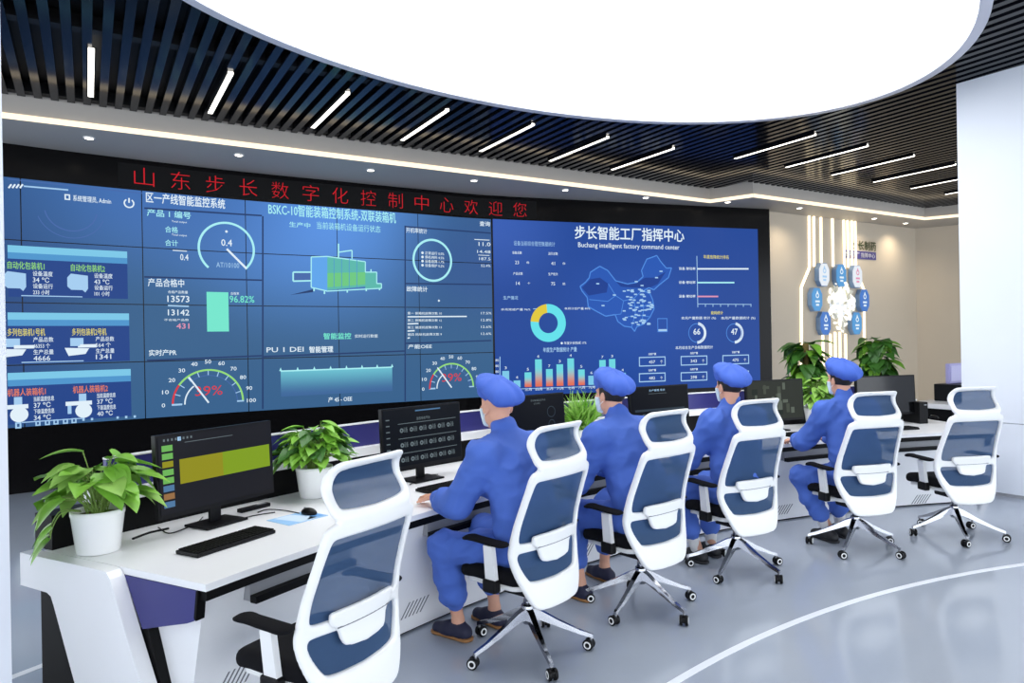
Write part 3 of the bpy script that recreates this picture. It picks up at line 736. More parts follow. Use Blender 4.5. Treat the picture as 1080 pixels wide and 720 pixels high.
for t1, x0, x1 in (('本月产量数据 统计 (%)', 718, 754.5), ('本月产量数据统计 (%)', 760, 796)):
    a = WArt(); a.ptext(t1, x0, 333.7, x1, 337.2, C_white, 0.01); vpart(a, 'gauge_title', rd)
a = WArt(); a.ptext('本月综合生产合格数据统计', 712, 364.5, 751.5, 368, C_white, 0.01)
vpart(a, 'boxes_title', rd)
for r_, (y, dy) in enumerate(((376, 10), (393, 9.5))):
    for k, x in enumerate((673.5, 717.5, 761.5)):
        yy = y-k*1.0; a = WArt()
        a.pframe(x, yy, x+28, yy+dy, 0.018, C_pale); a.ptext('当前产量', x+10, yy-4, x+18, yy-1.7, C_white, 0.02)
        a.ptext(['457', '343', '475', '482', '298', '435'][r_*3+k], x+10.5, yy+4, x+17, yy+7, C_white, 0.02); a.ptext('个', x+22.5, yy+3.5, x+25, yy+7, C_white, 0.02); vpart(a, 'figure_box', rd)
# --- red running text
sg = thing('led_sign', 'black strip sign with red Chinese welcome characters above the video wall', 'sign', wall_pt(wall_px(350, 203)[0], 3.8, 0.0))
sA, sB = wall_px(152, 184)[0], wall_px(548, 219)[0]
b = MB(); b.add(*wall_band(sA-0.3, sB+0.3, 3.785, 4.09, 0.001, 0.008, 24), M_blackm); local_build(b, 'sign_panel', sg)
msg = '山东步长数字化控制中心欢迎您'
for k, ch in enumerate(msg):
    s_ = sA+(sB-sA)*k/13; a = WArt(0.012); a.text(ch, s_-.118, 3.815, s_+.118, 4.05, C_led, -0.016); vpart(a, 'red_character', sg)

# ================================================================== BEIGE WALL: logo, light strips, emblem
def bwp(px, py): return on_line(px, py, BW[0], BW[1])
M_strip = E('wall_strip_light', 255, 236, 200, 2.6)
def wl(pts, label):
    m_ = MB(); P = [bwp(*p) for p in pts]
    for (t0, z0), (t1, z1) in zip(P, P[1:]):
        L = math.hypot(t1-t0, z1-z0); nx, nz = -(z1-z0)/L*.022, (t1-t0)/L*.022
        c = [(t0+nx, z0+nz), (t1+nx, z1+nz), (t1-nx, z1-nz), (t0-nx, z0-nz)]
        m_.prism(c, lambda a_, b_, o_: bw_pt(a_, b_, o_), 0.001, 0.03, M_strip)
    o_ = m_.build('glowing_strip'); tag(o_, label, 'light', 'glowing strips on the beige wall'); return o_
tops_ = [(857.5, 226, 858, 281), (865, 226, 865.5, 280), (877, 226, 878, 281), (889, 228, 890.5, 330), (893, 229, 894, 282), (897.3, 230, 898, 281)]
wl([(852.6, 225), (853, 282), (844.3, 303), (844.8, 420)], 'leftmost glowing wall strip, bending outward beside the emblem')
for k, (x0, y0, x1, y1) in enumerate(tops_):
    wl([(x0, y0), (x1, y1)], '%s straight glowing strip from the left running up from the emblem to the soffit' % nth[k])
wl([(901, 230), (902, 284), (910.5, 306), (911.5, 420)], 'rightmost glowing wall strip, bending outward beside the emblem')
for k, (x0, y0, x1, y1) in enumerate([(867, 352, 868.5, 420), (875, 352, 876, 420), (880, 350, 881, 420), (885, 350, 886, 420), (891, 352, 892, 420)]):
    wl([(x0, y0), (x1, y1)], '%s glowing strip from the left running down from the emblem' % nth[k])
M_oct = E('emblem_blue', 95, 165, 225, 0.9); M_octd = E('emblem_deep_blue', 80, 130, 210, 0.9); M_octw = E('emblem_white', 232, 238, 245, 1.0)
bcol = [('white', M_octw, 864.5, 290, 'at upper left of'), ('light blue', M_oct, 882.5, 291, 'at the top of'), ('white', M_octw, 899.5, 292, 'at upper right of'), ('light blue', M_oct, 857, 316, 'at the left of'), ('deep blue', M_octd, 907, 317, 'at the right of'), ('deep blue', M_octd, 866, 341, 'at lower left of'), ('light blue', M_oct, 899, 341, 'at lower right of')]
M_side = mat('badge_side', (120, 150, 190), 0.4)
for cn, m0, px, py, wh in bcol:
    t0, z0 = bwp(px, py); o = thing('octagon_badge', '%s octagonal badge %s the flower cluster' % (cn, wh), 'badge', bw_pt(t0, z0, 0.0), math.atan2(E1.y, E1.x), 'octagonal badges on the beige wall')
    P = [(-.17, -.12), (-.09, -.24), (.09, -.24), (.17, -.12), (.17, .12), (.09, .24), (-.09, .24), (-.17, .12)]
    m_ = MB(); m_.prism(P, lambda a_, b_, o_: (a_, -o_, b_), 0.002, 0.10, M_side); m_.build('badge_body', o)
    m_ = MB(); m_.prism([(a_*.94, b_*.94) for a_, b_ in P], lambda a_, b_, o_: (a_, -o_, b_), 0.1, 0.11, m0); m_.build('badge_face', o)
    ic = Art(lambda a_, b_, o_: (a_, -o_, b_), 0.114); cc = C_white if 'blue' in cn else (C_pale if px < 880 else C_pink)
    ic.ring(0, 0.08, 0.03, 0.055, 0, 360, cc, 16); ic.rect(-.07, -.06, .07, -.02, cc); ic.rect(-.05, -.13, .05, -.09, cc); ic.poly([(-.03, .13), (.03, .13), (0, .19)], cc)
    ic.build('badge_icon', o)
t0, z0 = bwp(884, 320)
o = thing('flower_relief', 'glowing white flower cluster in the middle of the octagonal badges', 'wall decoration', bw_pt(t0, z0, 0.0), math.atan2(E1.y, E1.x))
m_ = MB(); rr = random.Random(5); M_pet = E('petal_white', 250, 250, 240, 1.3); M_pet2 = mat('petal_cream', (225, 222, 205), 0.5)
for k in range(110):
    q = rr.uniform(0, 2*PI); rad = 0.42*math.sqrt(rr.random()); cx, cz = rad*math.cos(q), rad*math.sin(q)*1.05
    if k > 96: cx, cz = rr.uniform(-.15, .15), -rr.uniform(.3, .62)
    s_ = rr.uniform(.04, .075); d0 = rr.uniform(.04, .12); an = rr.uniform(0, PI)
    pts = [(cx+s_*math.cos(an+j*PI/3)*(1.3 if j % 3 == 0 else .7), cz+s_*math.sin(an+j*PI/3)*(1.3 if j % 3 == 0 else .7)) for j in range(6)]
    m_.prism(pts, lambda a_, b_, o_: (a_, -o_, b_), d0-.03, d0, M_pet if rr.random() < .75 else M_pet2)
m_.build('petals', o)
m_ = MB(); m_.lathe([(0, 0.002), (0.3, 0.002), (0.3, 0.02), (0, 0.02)], M_octw, n=30, R=Matrix.Rotation(PI/2, 3, 'X')); m_.build('backplate', o)
t0, z0 = bwp(906.5, 264.5)
o = thing('logo_sign', 'small dark green lettering over a purple nameplate on the beige wall', 'sign', bw_pt(t0, z0, 0), math.atan2(E1.y, E1.x))
t1_, zz1 = bwp(886, 268); t2_, zz2 = bwp(920.5, 268); ha = (t2_-t1_)/2
a = Art(lambda a_, b_, o_: (a_, -o_, b_), 0.012)
a.text('步长制药', -.28, .02, ha, .22, mat('logo_green', (70, 82, 40), 0.5), 0.03); a.build('logo_characters', o)
m_ = MB(); m_.box((0, -.006, -.09), (2*ha, .012, .17), mat('logo_purple', (70, 62, 130), 0.5)); m_.build('nameplate', o)
a = Art(lambda a_, b_, o_: (a_, -o_, b_), 0.016); a.text('数字工厂 指挥中心', -ha*.92, -.14, ha*.92, -.04, M_white, 0.02); a.build('nameplate_text', o)

# ================================================================== CONTROL DESK
RF, RB = 7.72, 8.85
PH0, PH1 = 152.2, 96.5
def dpt(R, deg, z=0.0): q = math.radians(deg); return Vector((DC[0]+R*math.cos(q), DC[1]+R*math.sin(q), z))
def on_cyl(px, py, R):
    u, v = ray(px, py); A = u*u+1; B = -2*u*DC[0]-2*DC[1]; Cc = DC[0]**2+DC[1]**2-R*R
    d = (-B+math.sqrt(B*B-4*A*Cc))/(2*A); x, y = u*d, d
    return math.degrees(math.atan2(y-DC[1], x-DC[0])), H-v*d
dk = thing('control_desk', 'long curved white control desk with navy trim under the video wall', 'desk', dpt(8.2, 126, 0))
def dbuild(mb_, name): return local_build(mb_, name, dk)
b = MB(); b.add(*arc_band(DC, RF, RB, PH1, PH0, 0.715, 0.745, M_desk, 60), M_desk); dbuild(b, 'worktop')
b = MB(); b.add(*arc_band(DC, RF+0.004, RF+0.05, PH1+.05, PH0-.05, 0.675, 0.7148, M_blackm, 60), M_blackm); dbuild(b, 'edge_band')
def pan(z): return RF+.085+(.6-z)/.58*.115      # the front panel leans in towards the floor
def profile_band(P, a0, a1, material, n=60):
    m_ = MB(); vs = []; fs = []; k_ = len(P)
    for i in range(n+1):
        q = math.radians(a0+(a1-a0)*i/n)
        for r_, z_ in P: vs.append((DC[0]+r_*math.cos(q), DC[1]+r_*math.sin(q), z_))
    for i in range(n):
        for j in range(k_): fs.append((i*k_+j, i*k_+(j+1) % k_, (i+1)*k_+(j+1) % k_, (i+1)*k_+j))
    fs += [tuple(range(k_))[::-1], tuple(n*k_+j for j in range(k_))]
    return m_.add(vs, fs, material)
dbuild(profile_band([(RF+.072, .674), (pan(.6), .6), (pan(.015), .015), (RF+.6, .015), (RF+.6, .674)], PH1+.3, PH0-.35, M_desk), 'front_panel')
b = MB(); b.add(*arc_band(DC, RF+0.22, RB-.1, PH1+.5, PH0-.6, 0.0, 0.015, M_blackm, 60), M_blackm); dbuild(b, 'plinth')
b = MB(); b.add(*arc_band(DC, RB-0.25, RB+.05, PH1+.2, PH0-.1, 0.05, 0.714, M_blackm, 60), M_blackm); dbuild(b, 'rear_panel')
b = MB(); b.add(*arc_band(DC, RB-0.04, RB+.1, PH1+.2, PH0-.1, 0.7455, 0.91, M_blackm, 60), M_blackm); dbuild(b, 'rear_riser')
b = MB(); b.add(*arc_band(DC, RB-0.06, RB+.12, PH1+.2, PH0-1.6, 0.911, 0.97, M_desk, 60), M_desk); dbuild(b, 'riser_shelf')
segs = [(PH0-2.0, 119.3), (118.4, PH1+.4)]
for a0, a1 in segs:
    b = MB(); b.add(*arc_band(DC, RB+0.0, RB+.03, a1, a0, 0.971, 1.128, M_navy, 30), M_navy); p_ = dbuild(b, 'privacy_screen')
    b = MB(); b.add(*arc_band(DC, RB-0.004, RB+.034, a1, a0, 1.1285, 1.138, M_white, 30), M_white); (b.add(*arc_band(DC, RB-0.004, RB+.034, a0-.05, a0+.02, 0.971, 1.128, M_white, 1), M_white) if a0 < 130 else None); o = dbuild(b, 'screen_trim'); o.parent = p_
SLAB = [(1.2, .745), (.575, .745), (.54, .74), (.515, .715), (.407, .488), (.306, .285), (.17, 0.0), (.66, 0.0), (.77, .188), (.935, .54), (.955, .575), (.985, .588), (1.2, .592)]
NAVY = [(.515, .713), (.045, .713), (.06, .60), (.075, .585), (.113, .571), (.40, .498)]
for ph, sg_ in ((PH0, 1), (PH1, -1)):
    q = math.radians(ph); rad = Vector((math.cos(q), math.sin(q), 0)); tan = Vector((-math.sin(q), math.cos(q), 0))*sg_
    def ep(s_, z_, o_, rad=rad, tan=tan): p = Vector((DC[0], DC[1], 0))+rad*(RF+s_)+tan*o_; return Vector((p.x, p.y, z_))
    b = MB(); b.prism(SLAB, ep, 0.004, 0.07, M_desk); dbuild(b, 'end_panel')
    b = MB(); b.prism(NAVY, ep, -0.03, 0.003, M_navy); b.prism([(.04, .713), (.052, .713), (.068, .60), (.056, .59)], ep, -0.036, 0.006, M_blackm); dbuild(b, 'end_bracket')
    b = MB(); b.prism([(.44, .02), (.44, .49), (.37, .5), (.20, .02)], ep, -0.2, -0.004, M_blackm); b.prism([(1.17, .0), (1.17, .59), (.9, .58), (.6, .0)], ep, -0.2, -0.004, M_blackm); dbuild(b, 'end_recess')
# slide-out trays with black rails, one per station
stations = [(150.3, 145.8), (141.6, 137.2), (132.4, 128.0), (123.2, 118.8), (114.0, 109.6), (105.0, 100.6)]
for a0, a1 in stations:
    b = MB(); b.add(*arc_band(DC, RF+0.045, RF+.09, a1, a0, 0.585, 0.674, M_grey, 8), M_grey); p_ = dbuild(b, 'keyboard_tray')
    b = MB(); b.add(*arc_band(DC, RF+0.005, RF+.044, a1, a0, 0.58, 0.612, M_blackm, 8), M_blackm); o = dbuild(b, 'tray_rail'); o.parent = p_
# slanted vent slots in the front panel
for px, py in ((252, 714), (441, 641), (619, 582), (795, 548), (829, 538), (975, 527)):
    ph, z = on_cyl(px, py, RF+.148); b = MB()
    for k in range(6):
        for r_ in (0,):
            c0 = ph+(k-2.5)*.22; dq = .16
            dq = .2; P = [(c0+dq+.035, z-.045), (c0+dq-.035, z-.045), (c0-dq-.035, z+.045), (c0-dq+.035, z+.045)]
            b.prism(P, lambda a_, b_, o_: dpt(pan(b_)+.0005-o_, a_, b_), 0, 0.002, mat('vent_dark', (110, 112, 118), 0.6))
    dbuild(b, 'vent_slots')

# ================================================================== MONITORS
def monitor(deg, R, turn, label, art, w=0.72, h=0.42, zb=0.845, powered=True, tilt=0.05, base=True):
    p = dpt(R, deg, 0.745); q = math.radians(deg)
    rz = math.atan2(math.cos(q), -math.sin(q)) + math.pi + math.pi    # local +x to the viewer's right, local -y towards the operator
    rz = q-PI/2+turn
    o = thing('monitor', label, 'monitor', p, rz)
    Rt = Matrix.Rotation(-tilt, 3, 'X')
    def scr(a_, b_, o_): v = Rt @ Vector((a_, -o_, b_)); return v+Vector((0, 0, zb-.745+h/2))
    m_ = MB(); P = [(-w/2, -h/2), (w/2, -h/2), (w/2, h/2), (-w/2, h/2)]
    m_.prism(P, scr, -0.03, 0.0, M_black); m_.prism([(x*.6, y*.6) for x, y in P], scr, -0.055, -0.03, M_black); m_.build('bezel', o)
    a_ = Art(scr, 0.002); a_.rect(-w/2+.012, -h/2+.024, w/2-.012, h/2-.012, E('monitor_off', 20, 22, 28) if powered else mat('screen_glass_black', (10, 10, 13), 0.12)); sc_ = a_.build('screen', o, False)
    if art: a_ = Art(scr, 0.004); art(a_, w, h); g_ = a_.build('screen_image', sc_, False)
    m_ = MB(); m_.box((0, .045, .075), (.07, .02, .17), M_black, bev=.006); m_.build('stand_neck', o)
    m_ = MB(); m_.box((0, .03, .0075), (.26, .19, .013), M_black, bev=.006); m_.build('stand_base', o)
    return o
C_ui = E('monitor_grey', 30, 31, 37); C_olive = E('monitor_olive', 145, 142, 30); C_lime = E('monitor_lime', 128, 158, 34); C_dim = E('monitor_dim', 105, 118, 124); C_dk = E('monitor_dark', 12, 17, 24); C_bl = E('monitor_steel_blue', 80, 120, 160); C_br = E('monitor_brown', 150, 110, 70); C_gl = E('monitor_green', 110, 180, 90)
def art1(a_, w, h):
    a_.rect(-w/2+.012, -h/2+.024, w/2-.012, h/2-.012, C_ui)
    a_.rect(-w/2+.125, -.05, .02, .075, C_olive, .001); a_.rect(.02, -.05, w/2-.025, .075, C_lime, .001)
    for k, m_ in enumerate((C_gl, C_gl, C_olive, C_gl, C_gl, C_bl, C_br, C_bl)): a_.rect(-w/2+.03, .125-.04*k, -w/2+.09, .155-.04*k, m_, .001)
    for k in range(8): a_.rect(-w/2+.04+.022*k, .175, -w/2+.05+.022*k, .187, C_dim, .001)
    a_.rect(-w/2+.12, .17, -w/2+.14, .19, C_pale, .001); a_.line([(-w/2+.16, .158), (.09, .158)], .003, C_dim, .001)
def art2(a_, w, h):
    a_.rect(-w/2+.012, -h/2+.024, w/2-.012, h/2-.012, C_dk)
    a_.rect(-.07, h/2-.035, .16, h/2-.026, C_bl, .001); a_.text('监控系统平台', -.06, .115, .06, .135, C_dim, .01, .001)
    for r_, zz in enumerate((.07, -.03, -.13)):
        a_.line([(-w/2+.13, zz+.03), (w/2-.05, zz+.03)], .004, C_dim, .001)
        for k in range(6):
            x = -w/2+.15+.085*k; a_.ring(x+.01, zz-.015, .006, .016, 0, 360, C_dim, 10, .001); a_.text('设备', x+.026, zz-.03, x+.062, zz+.005, C_dim, 0, .001)
    for k in range(7): a_.rect(-w/2+.03, .13-.04*k, -w/2+.06, .137-.04*k, C_dim, .001)
def art3(a_, w, h):
    a_.rect(-w/2+.012, -h/2+.024, w/2-.012, h/2-.012, E('monitor_night', 10, 14, 22))
    a_.text('实时数据监控平台', -.02, h/2-.055, .14, h/2-.04, C_dim, .01, .001); a_.text('运行状态', .01, h/2-.08, .08, h/2-.066, C_dim, 0, .001)
    a_.ring(.2, .06, .04, .046, 0, 360, E('monitor_grid', 50, 62, 74), 24, .001); a_.ring(.2, -.04, .03, .036, 0, 360, E('monitor_grid', 50, 62, 74), 24, .001)
def art4(a_, w, h):
    a_.rect(-w/2+.012, -h/2+.024, w/2-.012, h/2-.012, E('monitor_night', 10, 14, 22))
    a_.text('生产管理 系统', -.13, h/2-.05, .06, h/2-.03, C_pale, .01, .001); a_.line([(-.14, h/2-.07), (.08, h/2-.07)], .003, C_dim, .001); a_.ring(-.2, -.08, .03, .037, 0, 360, C_dim, 20, .001)
    a_.rect(-w/2+.05, -.02, w/2-.06, .0, E('monitor_grid', 50, 62, 74), .001)
def art5(a_, w, h):
    a_.rect(-w/2+.012, -h/2+.024, w/2-.012, h/2-.012, E('camera_green', 46, 50, 44))
    r2 = random.Random(9)
    for k in range(26):
        x, z = r2.uniform(-w/2+.05, w/2-.1), r2.uniform(-h/2+.06, h/2-.09); a_.rect(x, z, x+r2.uniform(.02, .08), z+r2.uniform(.02, .1), [E('camera_light', 92, 100, 90), E('camera_dark', 32, 40, 36), E('camera_mid', 70, 76, 66)][k % 3], .001+.0001*k)
MONS = [(147.5, 8.50, 'wide monitor showing a yellow-green band, nearest on the desk', art1), (137.5, 8.42, 'monitor with dark icon rows before the first seated operator', art2), (129.9, 8.45, 'dark monitor between the fern and the first operator', art3),
        (119.9, 8.45, 'dark monitor with a line of white text right of the second operator', art4), (110.2, 8.45, 'monitor with grey-green camera pictures behind the third operator', art5), (100.9, 8.45, 'black blank monitor at the far right end of the desk', None)]
for i, (deg, R, lab, art) in enumerate(MONS): monitor(deg, R, 0.06 if i == 0 else 0.0, lab, art, w=0.73 if i == 0 else 0.71, powered=(i != 5))

# keyboards, mice and papers ------------------------------------------
def keyboard(deg, R, turn, label):
    o = thing('keyboard', label, 'keyboard', dpt(R, deg, 0.7455), math.radians(deg)-PI/2+turn)
    m_ = MB(); m_.box((0, 0, .009), (.46, .155, .018), M_black, bev=.005); m_.build('keyboard_body', o)
    m_ = MB()
    for r_ in range(6):
        for k in range(20):
            if k in (14, 15) and r_ % 2: pass
            x = -.212+k*.0223+(0.004 if k > 14 else 0); m_.box((x, -.06+r_*.0235, .0215), (.018, .018, .006), M_blackm)
    m_.build('keys', o)
def mouse(p, rz, label):
    o = thing('mouse', label, 'mouse', p, rz)
    prims = [ell((0, 0, .006), (.032, .056, .03), .005)]
    sdf_mesh(prims, .005, 'mouse_body', M_black, o, post=lambda F_, X, Y, Z: np.maximum(F_, .001-Z+0*X+0*Y))
    m_ = MB(); m_.box((0, .03, .031), (.005, .02, .008), M_grey); m_.build('scroll_wheel', o)
keyboard(149.0, 8.14, 0.05, 'black keyboard in front of the nearest monitor')
keyboard(137.9, 8.1, 0.0, 'black keyboard under the first operator\'s hand')
keyboard(129.6, 8.1, 0.0, 'black keyboard in front of the second operator')
keyboard(119.6, 8.1, 0.0, 'black keyboard in front of the third operator')
keyboard(110.0, 8.1, 0.0, 'black keyboard in front of the fourth operator')
keyboard(102.6, 8.05, 0.0, 'black keyboard in front of the blank far monitor')
p = at_z(326, 541, .752); mouse((p.x, p.y, .7475), 1.0, 'black mouse on the blue mouse pad')
p = at_z(985, 441, .745); mouse((p.x, p.y, .746), 0.3, 'black mouse beside the far keyboard')
p = at_z(314, 546, .746); o = thing('mouse_pad', 'light blue patterned mouse pad beside the near keyboard', 'mouse pad', (p.x, p.y, .7455), math.radians(144)-PI/2)
m_ = MB(); m_.box((0, 0, .0008), (.26, .2, .0016), mat('pad_blue', (150, 195, 235), .6), bev=.0004); m_.build('pad', o)
a = Art(lambda a_, b_, o_: (a_, b_, o_), .0018); a.poly([(-.05, -.09), (.08, -.09), (.02, .09), (-.09, .09)], mat('pad_pale', (205, 225, 245), .6)); a.poly([(.0, -.08), (.12, -.08), (.12, .02)], mat('pad_deep', (105, 165, 225), .6)); a.build('pad_pattern', o, False)
p = at_z(268, 536, .75); o = thing('card_reader', 'small flat black device on the desk behind the near keyboard', 'device', (p.x, p.y, .7455), 1.0)
m_ = MB(); m_.box((0, 0, .011), (.2, .045, .022), M_black, bev=.005); m_.build('case', o); m_ = MB(); m_.box((0.05, 0, .0225), (.06, .02, .002), M_grey); m_.build('slot', o)
def cable(pts, label, r=.003):
    c = bspline(pts, 8); m_ = MB(); m_.tube([tuple(p) for p in c], r, M_black, 6); tag(m_.build('cable'), label, 'cable', 'cables on the desk')
def zp(px, py, dz=0.0): p = at_z(px, py, .7495+dz); return (p.x, p.y, p.z)
cable([zp(167, 556), zp(180, 562), zp(206, 552), zp(214, 545)], 'black cable looping under the left end of the near monitor')
cable([zp(290, 540), zp(270, 543), zp(256, 546), zp(240, 547), zp(228, 552)], 'thin black cable between near keyboard and black device')
cable([zp(316, 541), zp(300, 538), zp(282, 537), zp(272, 540)], 'thin black cable from the mouse toward the device')
cable([zp(140, 568), zp(156, 562), zp(164, 560), zp(178, 557)], 'thick black cable lying left of the near monitor stand', .006)
cable([zp(432, 511), zp(441, 506), zp(450, 501), zp(462, 500)], 'black cable at the foot of the icon monitor')

# ================================================================== PLANTS
def leaf(m_, base, d, up, L, wd, material, curl=0.35, fold=0.25, heart=True):
    d = Vector(d).normalized(); up = Vector(up); side = d.cross(up)
    if side.length < 1e-4: side = d.cross(Vector((1, 0.2, 0)))
    side.normalize(); nrm = side.cross(d).normalized(); vs = []; fs = []; n = 7
    for i in range(n+1):
        t = i/n
        wv = (math.sin(PI*min(1, t*0.9+0.1)**0.75))**0.9 if heart else math.sin(PI*(t*.92+.04))**.8
        wv = max(wv, 0.02)*wd/2; c = Vector(base)+d*(L*t)-nrm*(curl*L*t*t)
        for k in (-1, -.5, 0, .5, 1):
            vs.append(c+side*(wv*k)+nrm*(fold*wv*abs(k)**1.5))
    for i in range(n):
        for k in range(4): fs.append((i*5+k, i*5+k+1, (i+1)*5+k+1, (i+1)*5+k))
    m_.add(vs, fs, material, True)
def press(m_, o):
    """leaves lie against the desk's privacy screen instead of passing through it"""
    out = []
    for v in m_.v:
        x, y, z = v[0]+o.location.x-DC[0], v[1]+o.location.y-DC[1], v[2]+o.location.z; r_ = math.hypot(x, y)
        lim = RB-.075 if z < .985 else RB-.012
        if r_ > lim and z < 1.16:
            k_ = (lim-.03*min(1, (r_-lim)/.2))/r_; v = (x*k_+DC[0]-o.location.x, y*k_+DC[1]-o.location.y, v[2])
        out.append(v)
    m_.v = out
def pot(o, r, h):
    m_ = MB(); m_.lathe([(0, 0.001), (r*.78, .001), (r*.8, .006), (r*.97, h-.03), (r, h-.02), (r, h), (r*.93, h), (r*.9, h-.03), (0, h-.035)], M_pot, n=32); m_.build('pot', o)
    m_ = MB(); m_.lathe([(0, h-.02), (r*.9, h-.028), (r*.9, h-.034)], M_soil, n=24); m_.build('soil', o)
def pothos(name, label, loc, seed, n, r, h, L, spread, tall, materials, trail=0, stems=True):
    rr = random.Random(seed); o = thing(name, label, 'plant', loc, 0); pot(o, r, h)
    m_ = MB(); st = MB()
    for k in range(n):
        q = rr.uniform(0, 2*PI); e_ = rr.random(); rad = spread*(0.25+0.75*math.sqrt(e_)); zz = h+tall*(1-0.75*e_)*rr.uniform(.65, 1.05)
        p0 = Vector((rr.uniform(-.3, .3)*r, rr.uniform(-.3, .3)*r, h-.03)); p1 = Vector((rad*math.cos(q)*.6, rad*math.sin(q)*.6, zz))
        mid = (p0+p1)/2+Vector((0, 0, .04))
        st.tube([tuple(v) for v in bspline([p0, mid, p1], 3)], .0028, M_stem, 5, False)
        d = Vector((math.cos(q), math.sin(q), rr.uniform(-.5, .45))); l = L*rr.uniform(.7, 1.15)
        leaf(m_, p1, d, (rr.uniform(-.3, .3), rr.uniform(-.3, .3), 1), l, l*rr.uniform(.62, .8), rr.choice(materials), rr.uniform(.15, .6))
    for k in range(trail):
        q = PI*1.15+k*.35; p0 = Vector((r*math.cos(q), r*math.sin(q), h)); pts = [p0*.6+Vector((0, 0, h*.4)), p0+Vector((math.cos(q)*.03, math.sin(q)*.03, .01)), p0+Vector((math.cos(q)*.07, math.sin(q)*.07, -.05)), p0+Vector((math.cos(q)*.08, math.sin(q)*.08, -.1))]
        st.tube([tuple(v) for v in bspline(pts, 4)], .003, M_stem, 5, False)
        for v in pts[2:]: leaf(m_, v, (math.cos(q), math.sin(q), -.9), (0, 0, 1), L*.75, L*.45, materials[0], .2)
    press(m_, o); m_.build('foliage', o, False); st.build('stems', o); return o
p = at_z(104, 581, .745)
pothos('potted_pothos', 'broad-leaved bright green plant in white pot at the near end of the desk', (p.x, p.y, .7455), 11, 52, .115, .2, .17, .25, .27, [M_leaf, M_leaf, M_leafl], trail=2)
p = at_z(332, 523, .745)
pothos('potted_pothos', 'dense green leafy plant in white pot right of the nearest monitor', (p.x, p.y, .7455), 23, 150, .115, .19, .125, .28, .27, [M_leaf, M_leaf, M_leafd])
p = dpt(8.62, 125.3, .7455)
rr = random.Random(31); o = thing('potted_fern', 'feathery pale green fern in white pot left of the second operator', 'plant', p, 0); pot(o, .10, .17)
m_ = MB()
for k in range(260):
    q = rr.uniform(0, 2*PI); e_ = rr.uniform(.2, 1); d = Vector((math.cos(q)*e_, math.sin(q)*e_, rr.uniform(.35, 1.3)))
    b0 = Vector((rr.uniform(-.06, .06), rr.uniform(-.06, .06), .16)); L_ = rr.uniform(.2, .36)
    leaf(m_, b0, d, (rr.uniform(-1, 1), rr.uniform(-1, 1), .5), L_, .019, rr.choice([M_leafl, M_leaf]), rr.uniform(.2, .6), .1, False)
press(m_, o); m_.build('foliage', o, False)
p = dpt(8.58, 105.9, .7455)
pothos('potted_pothos', 'light green leafy plant in white pot left of the fourth operator', (p.x, p.y, .7455), 41, 80, .14, .2, .13, .2, .32, [M_leafl, M_leaf, M_leafl])
def pole_plant(label, px, d, ztop, seed):
    u, v = ray(px, 380); rr = random.Random(seed); o = thing('pothos_column', label, 'plant', (u*d, d, 0), 0)
    m_ = MB(); m_.lathe([(0, .001), (.15, .001), (.19, .36), (.2, .38), (.18, .38), (.17, .34), (0, .33)], M_pot, n=28); m_.build('pot', o)
    m_ = MB(); m_.tube([(0, 0, .3), (0, 0, ztop-.12)], .04, M_soil, 10); m_.build('moss_pole', o)
    m_ = MB()
    for k in range(150):
        q = rr.uniform(0, 2*PI); z = .4+(ztop-.5)*rr.random()**.8; d_ = Vector((math.cos(q), math.sin(q), rr.uniform(-1.0, .35))); b0 = Vector((.05*math.cos(q), .05*math.sin(q), z))+d_*rr.uniform(.0, .1)
        L_ = rr.uniform(.17, .27); leaf(m_, b0, d_, (0, 0, 1), L_, L_*.85, rr.choice([M_leafd, M_leafd, M_leaf]), rr.uniform(.2, .7))
    m_.build('foliage', o, False)
pole_plant('tall dark green climbing plant left of the glowing strips', 850, 9.9, 1.72, 51)
pole_plant('tall dark green climbing plant right of the glowing strips', 926, 9.9, 1.74, 52)

# ================================================================== OFFICE CHAIRS
def prof(z):      # chair back: distance behind the base centre at height z
    return np.interp(z, [.30, .40, .52, .62, .75, .88, .98, 1.04, 1.09, 1.14, 1.19, 1.24, 1.28], [.22, .205, .175, .162, .185, .228, .265, .28, .272, .232, .212, .24, .29])
def wrap(x, z):   # sides come forward a little
    return -0.55*np.asarray(x)**2*np.where(np.asarray(z) > 1.05, 0.9, 1.0)
def smooth_prof(z):
    z = np.asarray(z, float); return (prof(z-.03)+prof(z-.015)+prof(z)+prof(z+.015)+prof(z+.03))/5
OUT = [(.15,1.268),(.185,1.262),(.203,1.235),(.222,1.16),(.225,1.11),(.222,1.075),(.20,1.052),(.215,1.042),(.245,1.03),(.257,.995),(.262,.9),(.278,.74),(.29,.64),(.288,.57),(.255,.46),(.21,.365),(.18,.325),(.13,.31)]
OUT = OUT+[(-x, z) for x, z in OUT[::-1]]
def mirror(P): return P+[(-x, z) for x, z in P[::-1]]
HOLE1 = mirror([(.0,1.236),(.155,1.232),(.17,1.215),(.188,1.15),(.19,1.105),(.17,1.088),(.0,1.082)])
HOLE2 = mirror([(.0,.99),(.205,.988),(.222,.975),(.232,.87),(.246,.72),(.245,.672),(.22,.66),(.0,.655)])
HOLE3 = mirror([(.0,.605),(.235,.615),(.25,.60),(.245,.56),(.205,.482),(.18,.46),(.0,.455)])
def warp_back(V):
    V = V.copy(); x, t, z = V[:, 0], V[:, 1], V[:, 2]
    V[:, 1] = -(smooth_prof(z)+wrap(x, z)) + t; return V
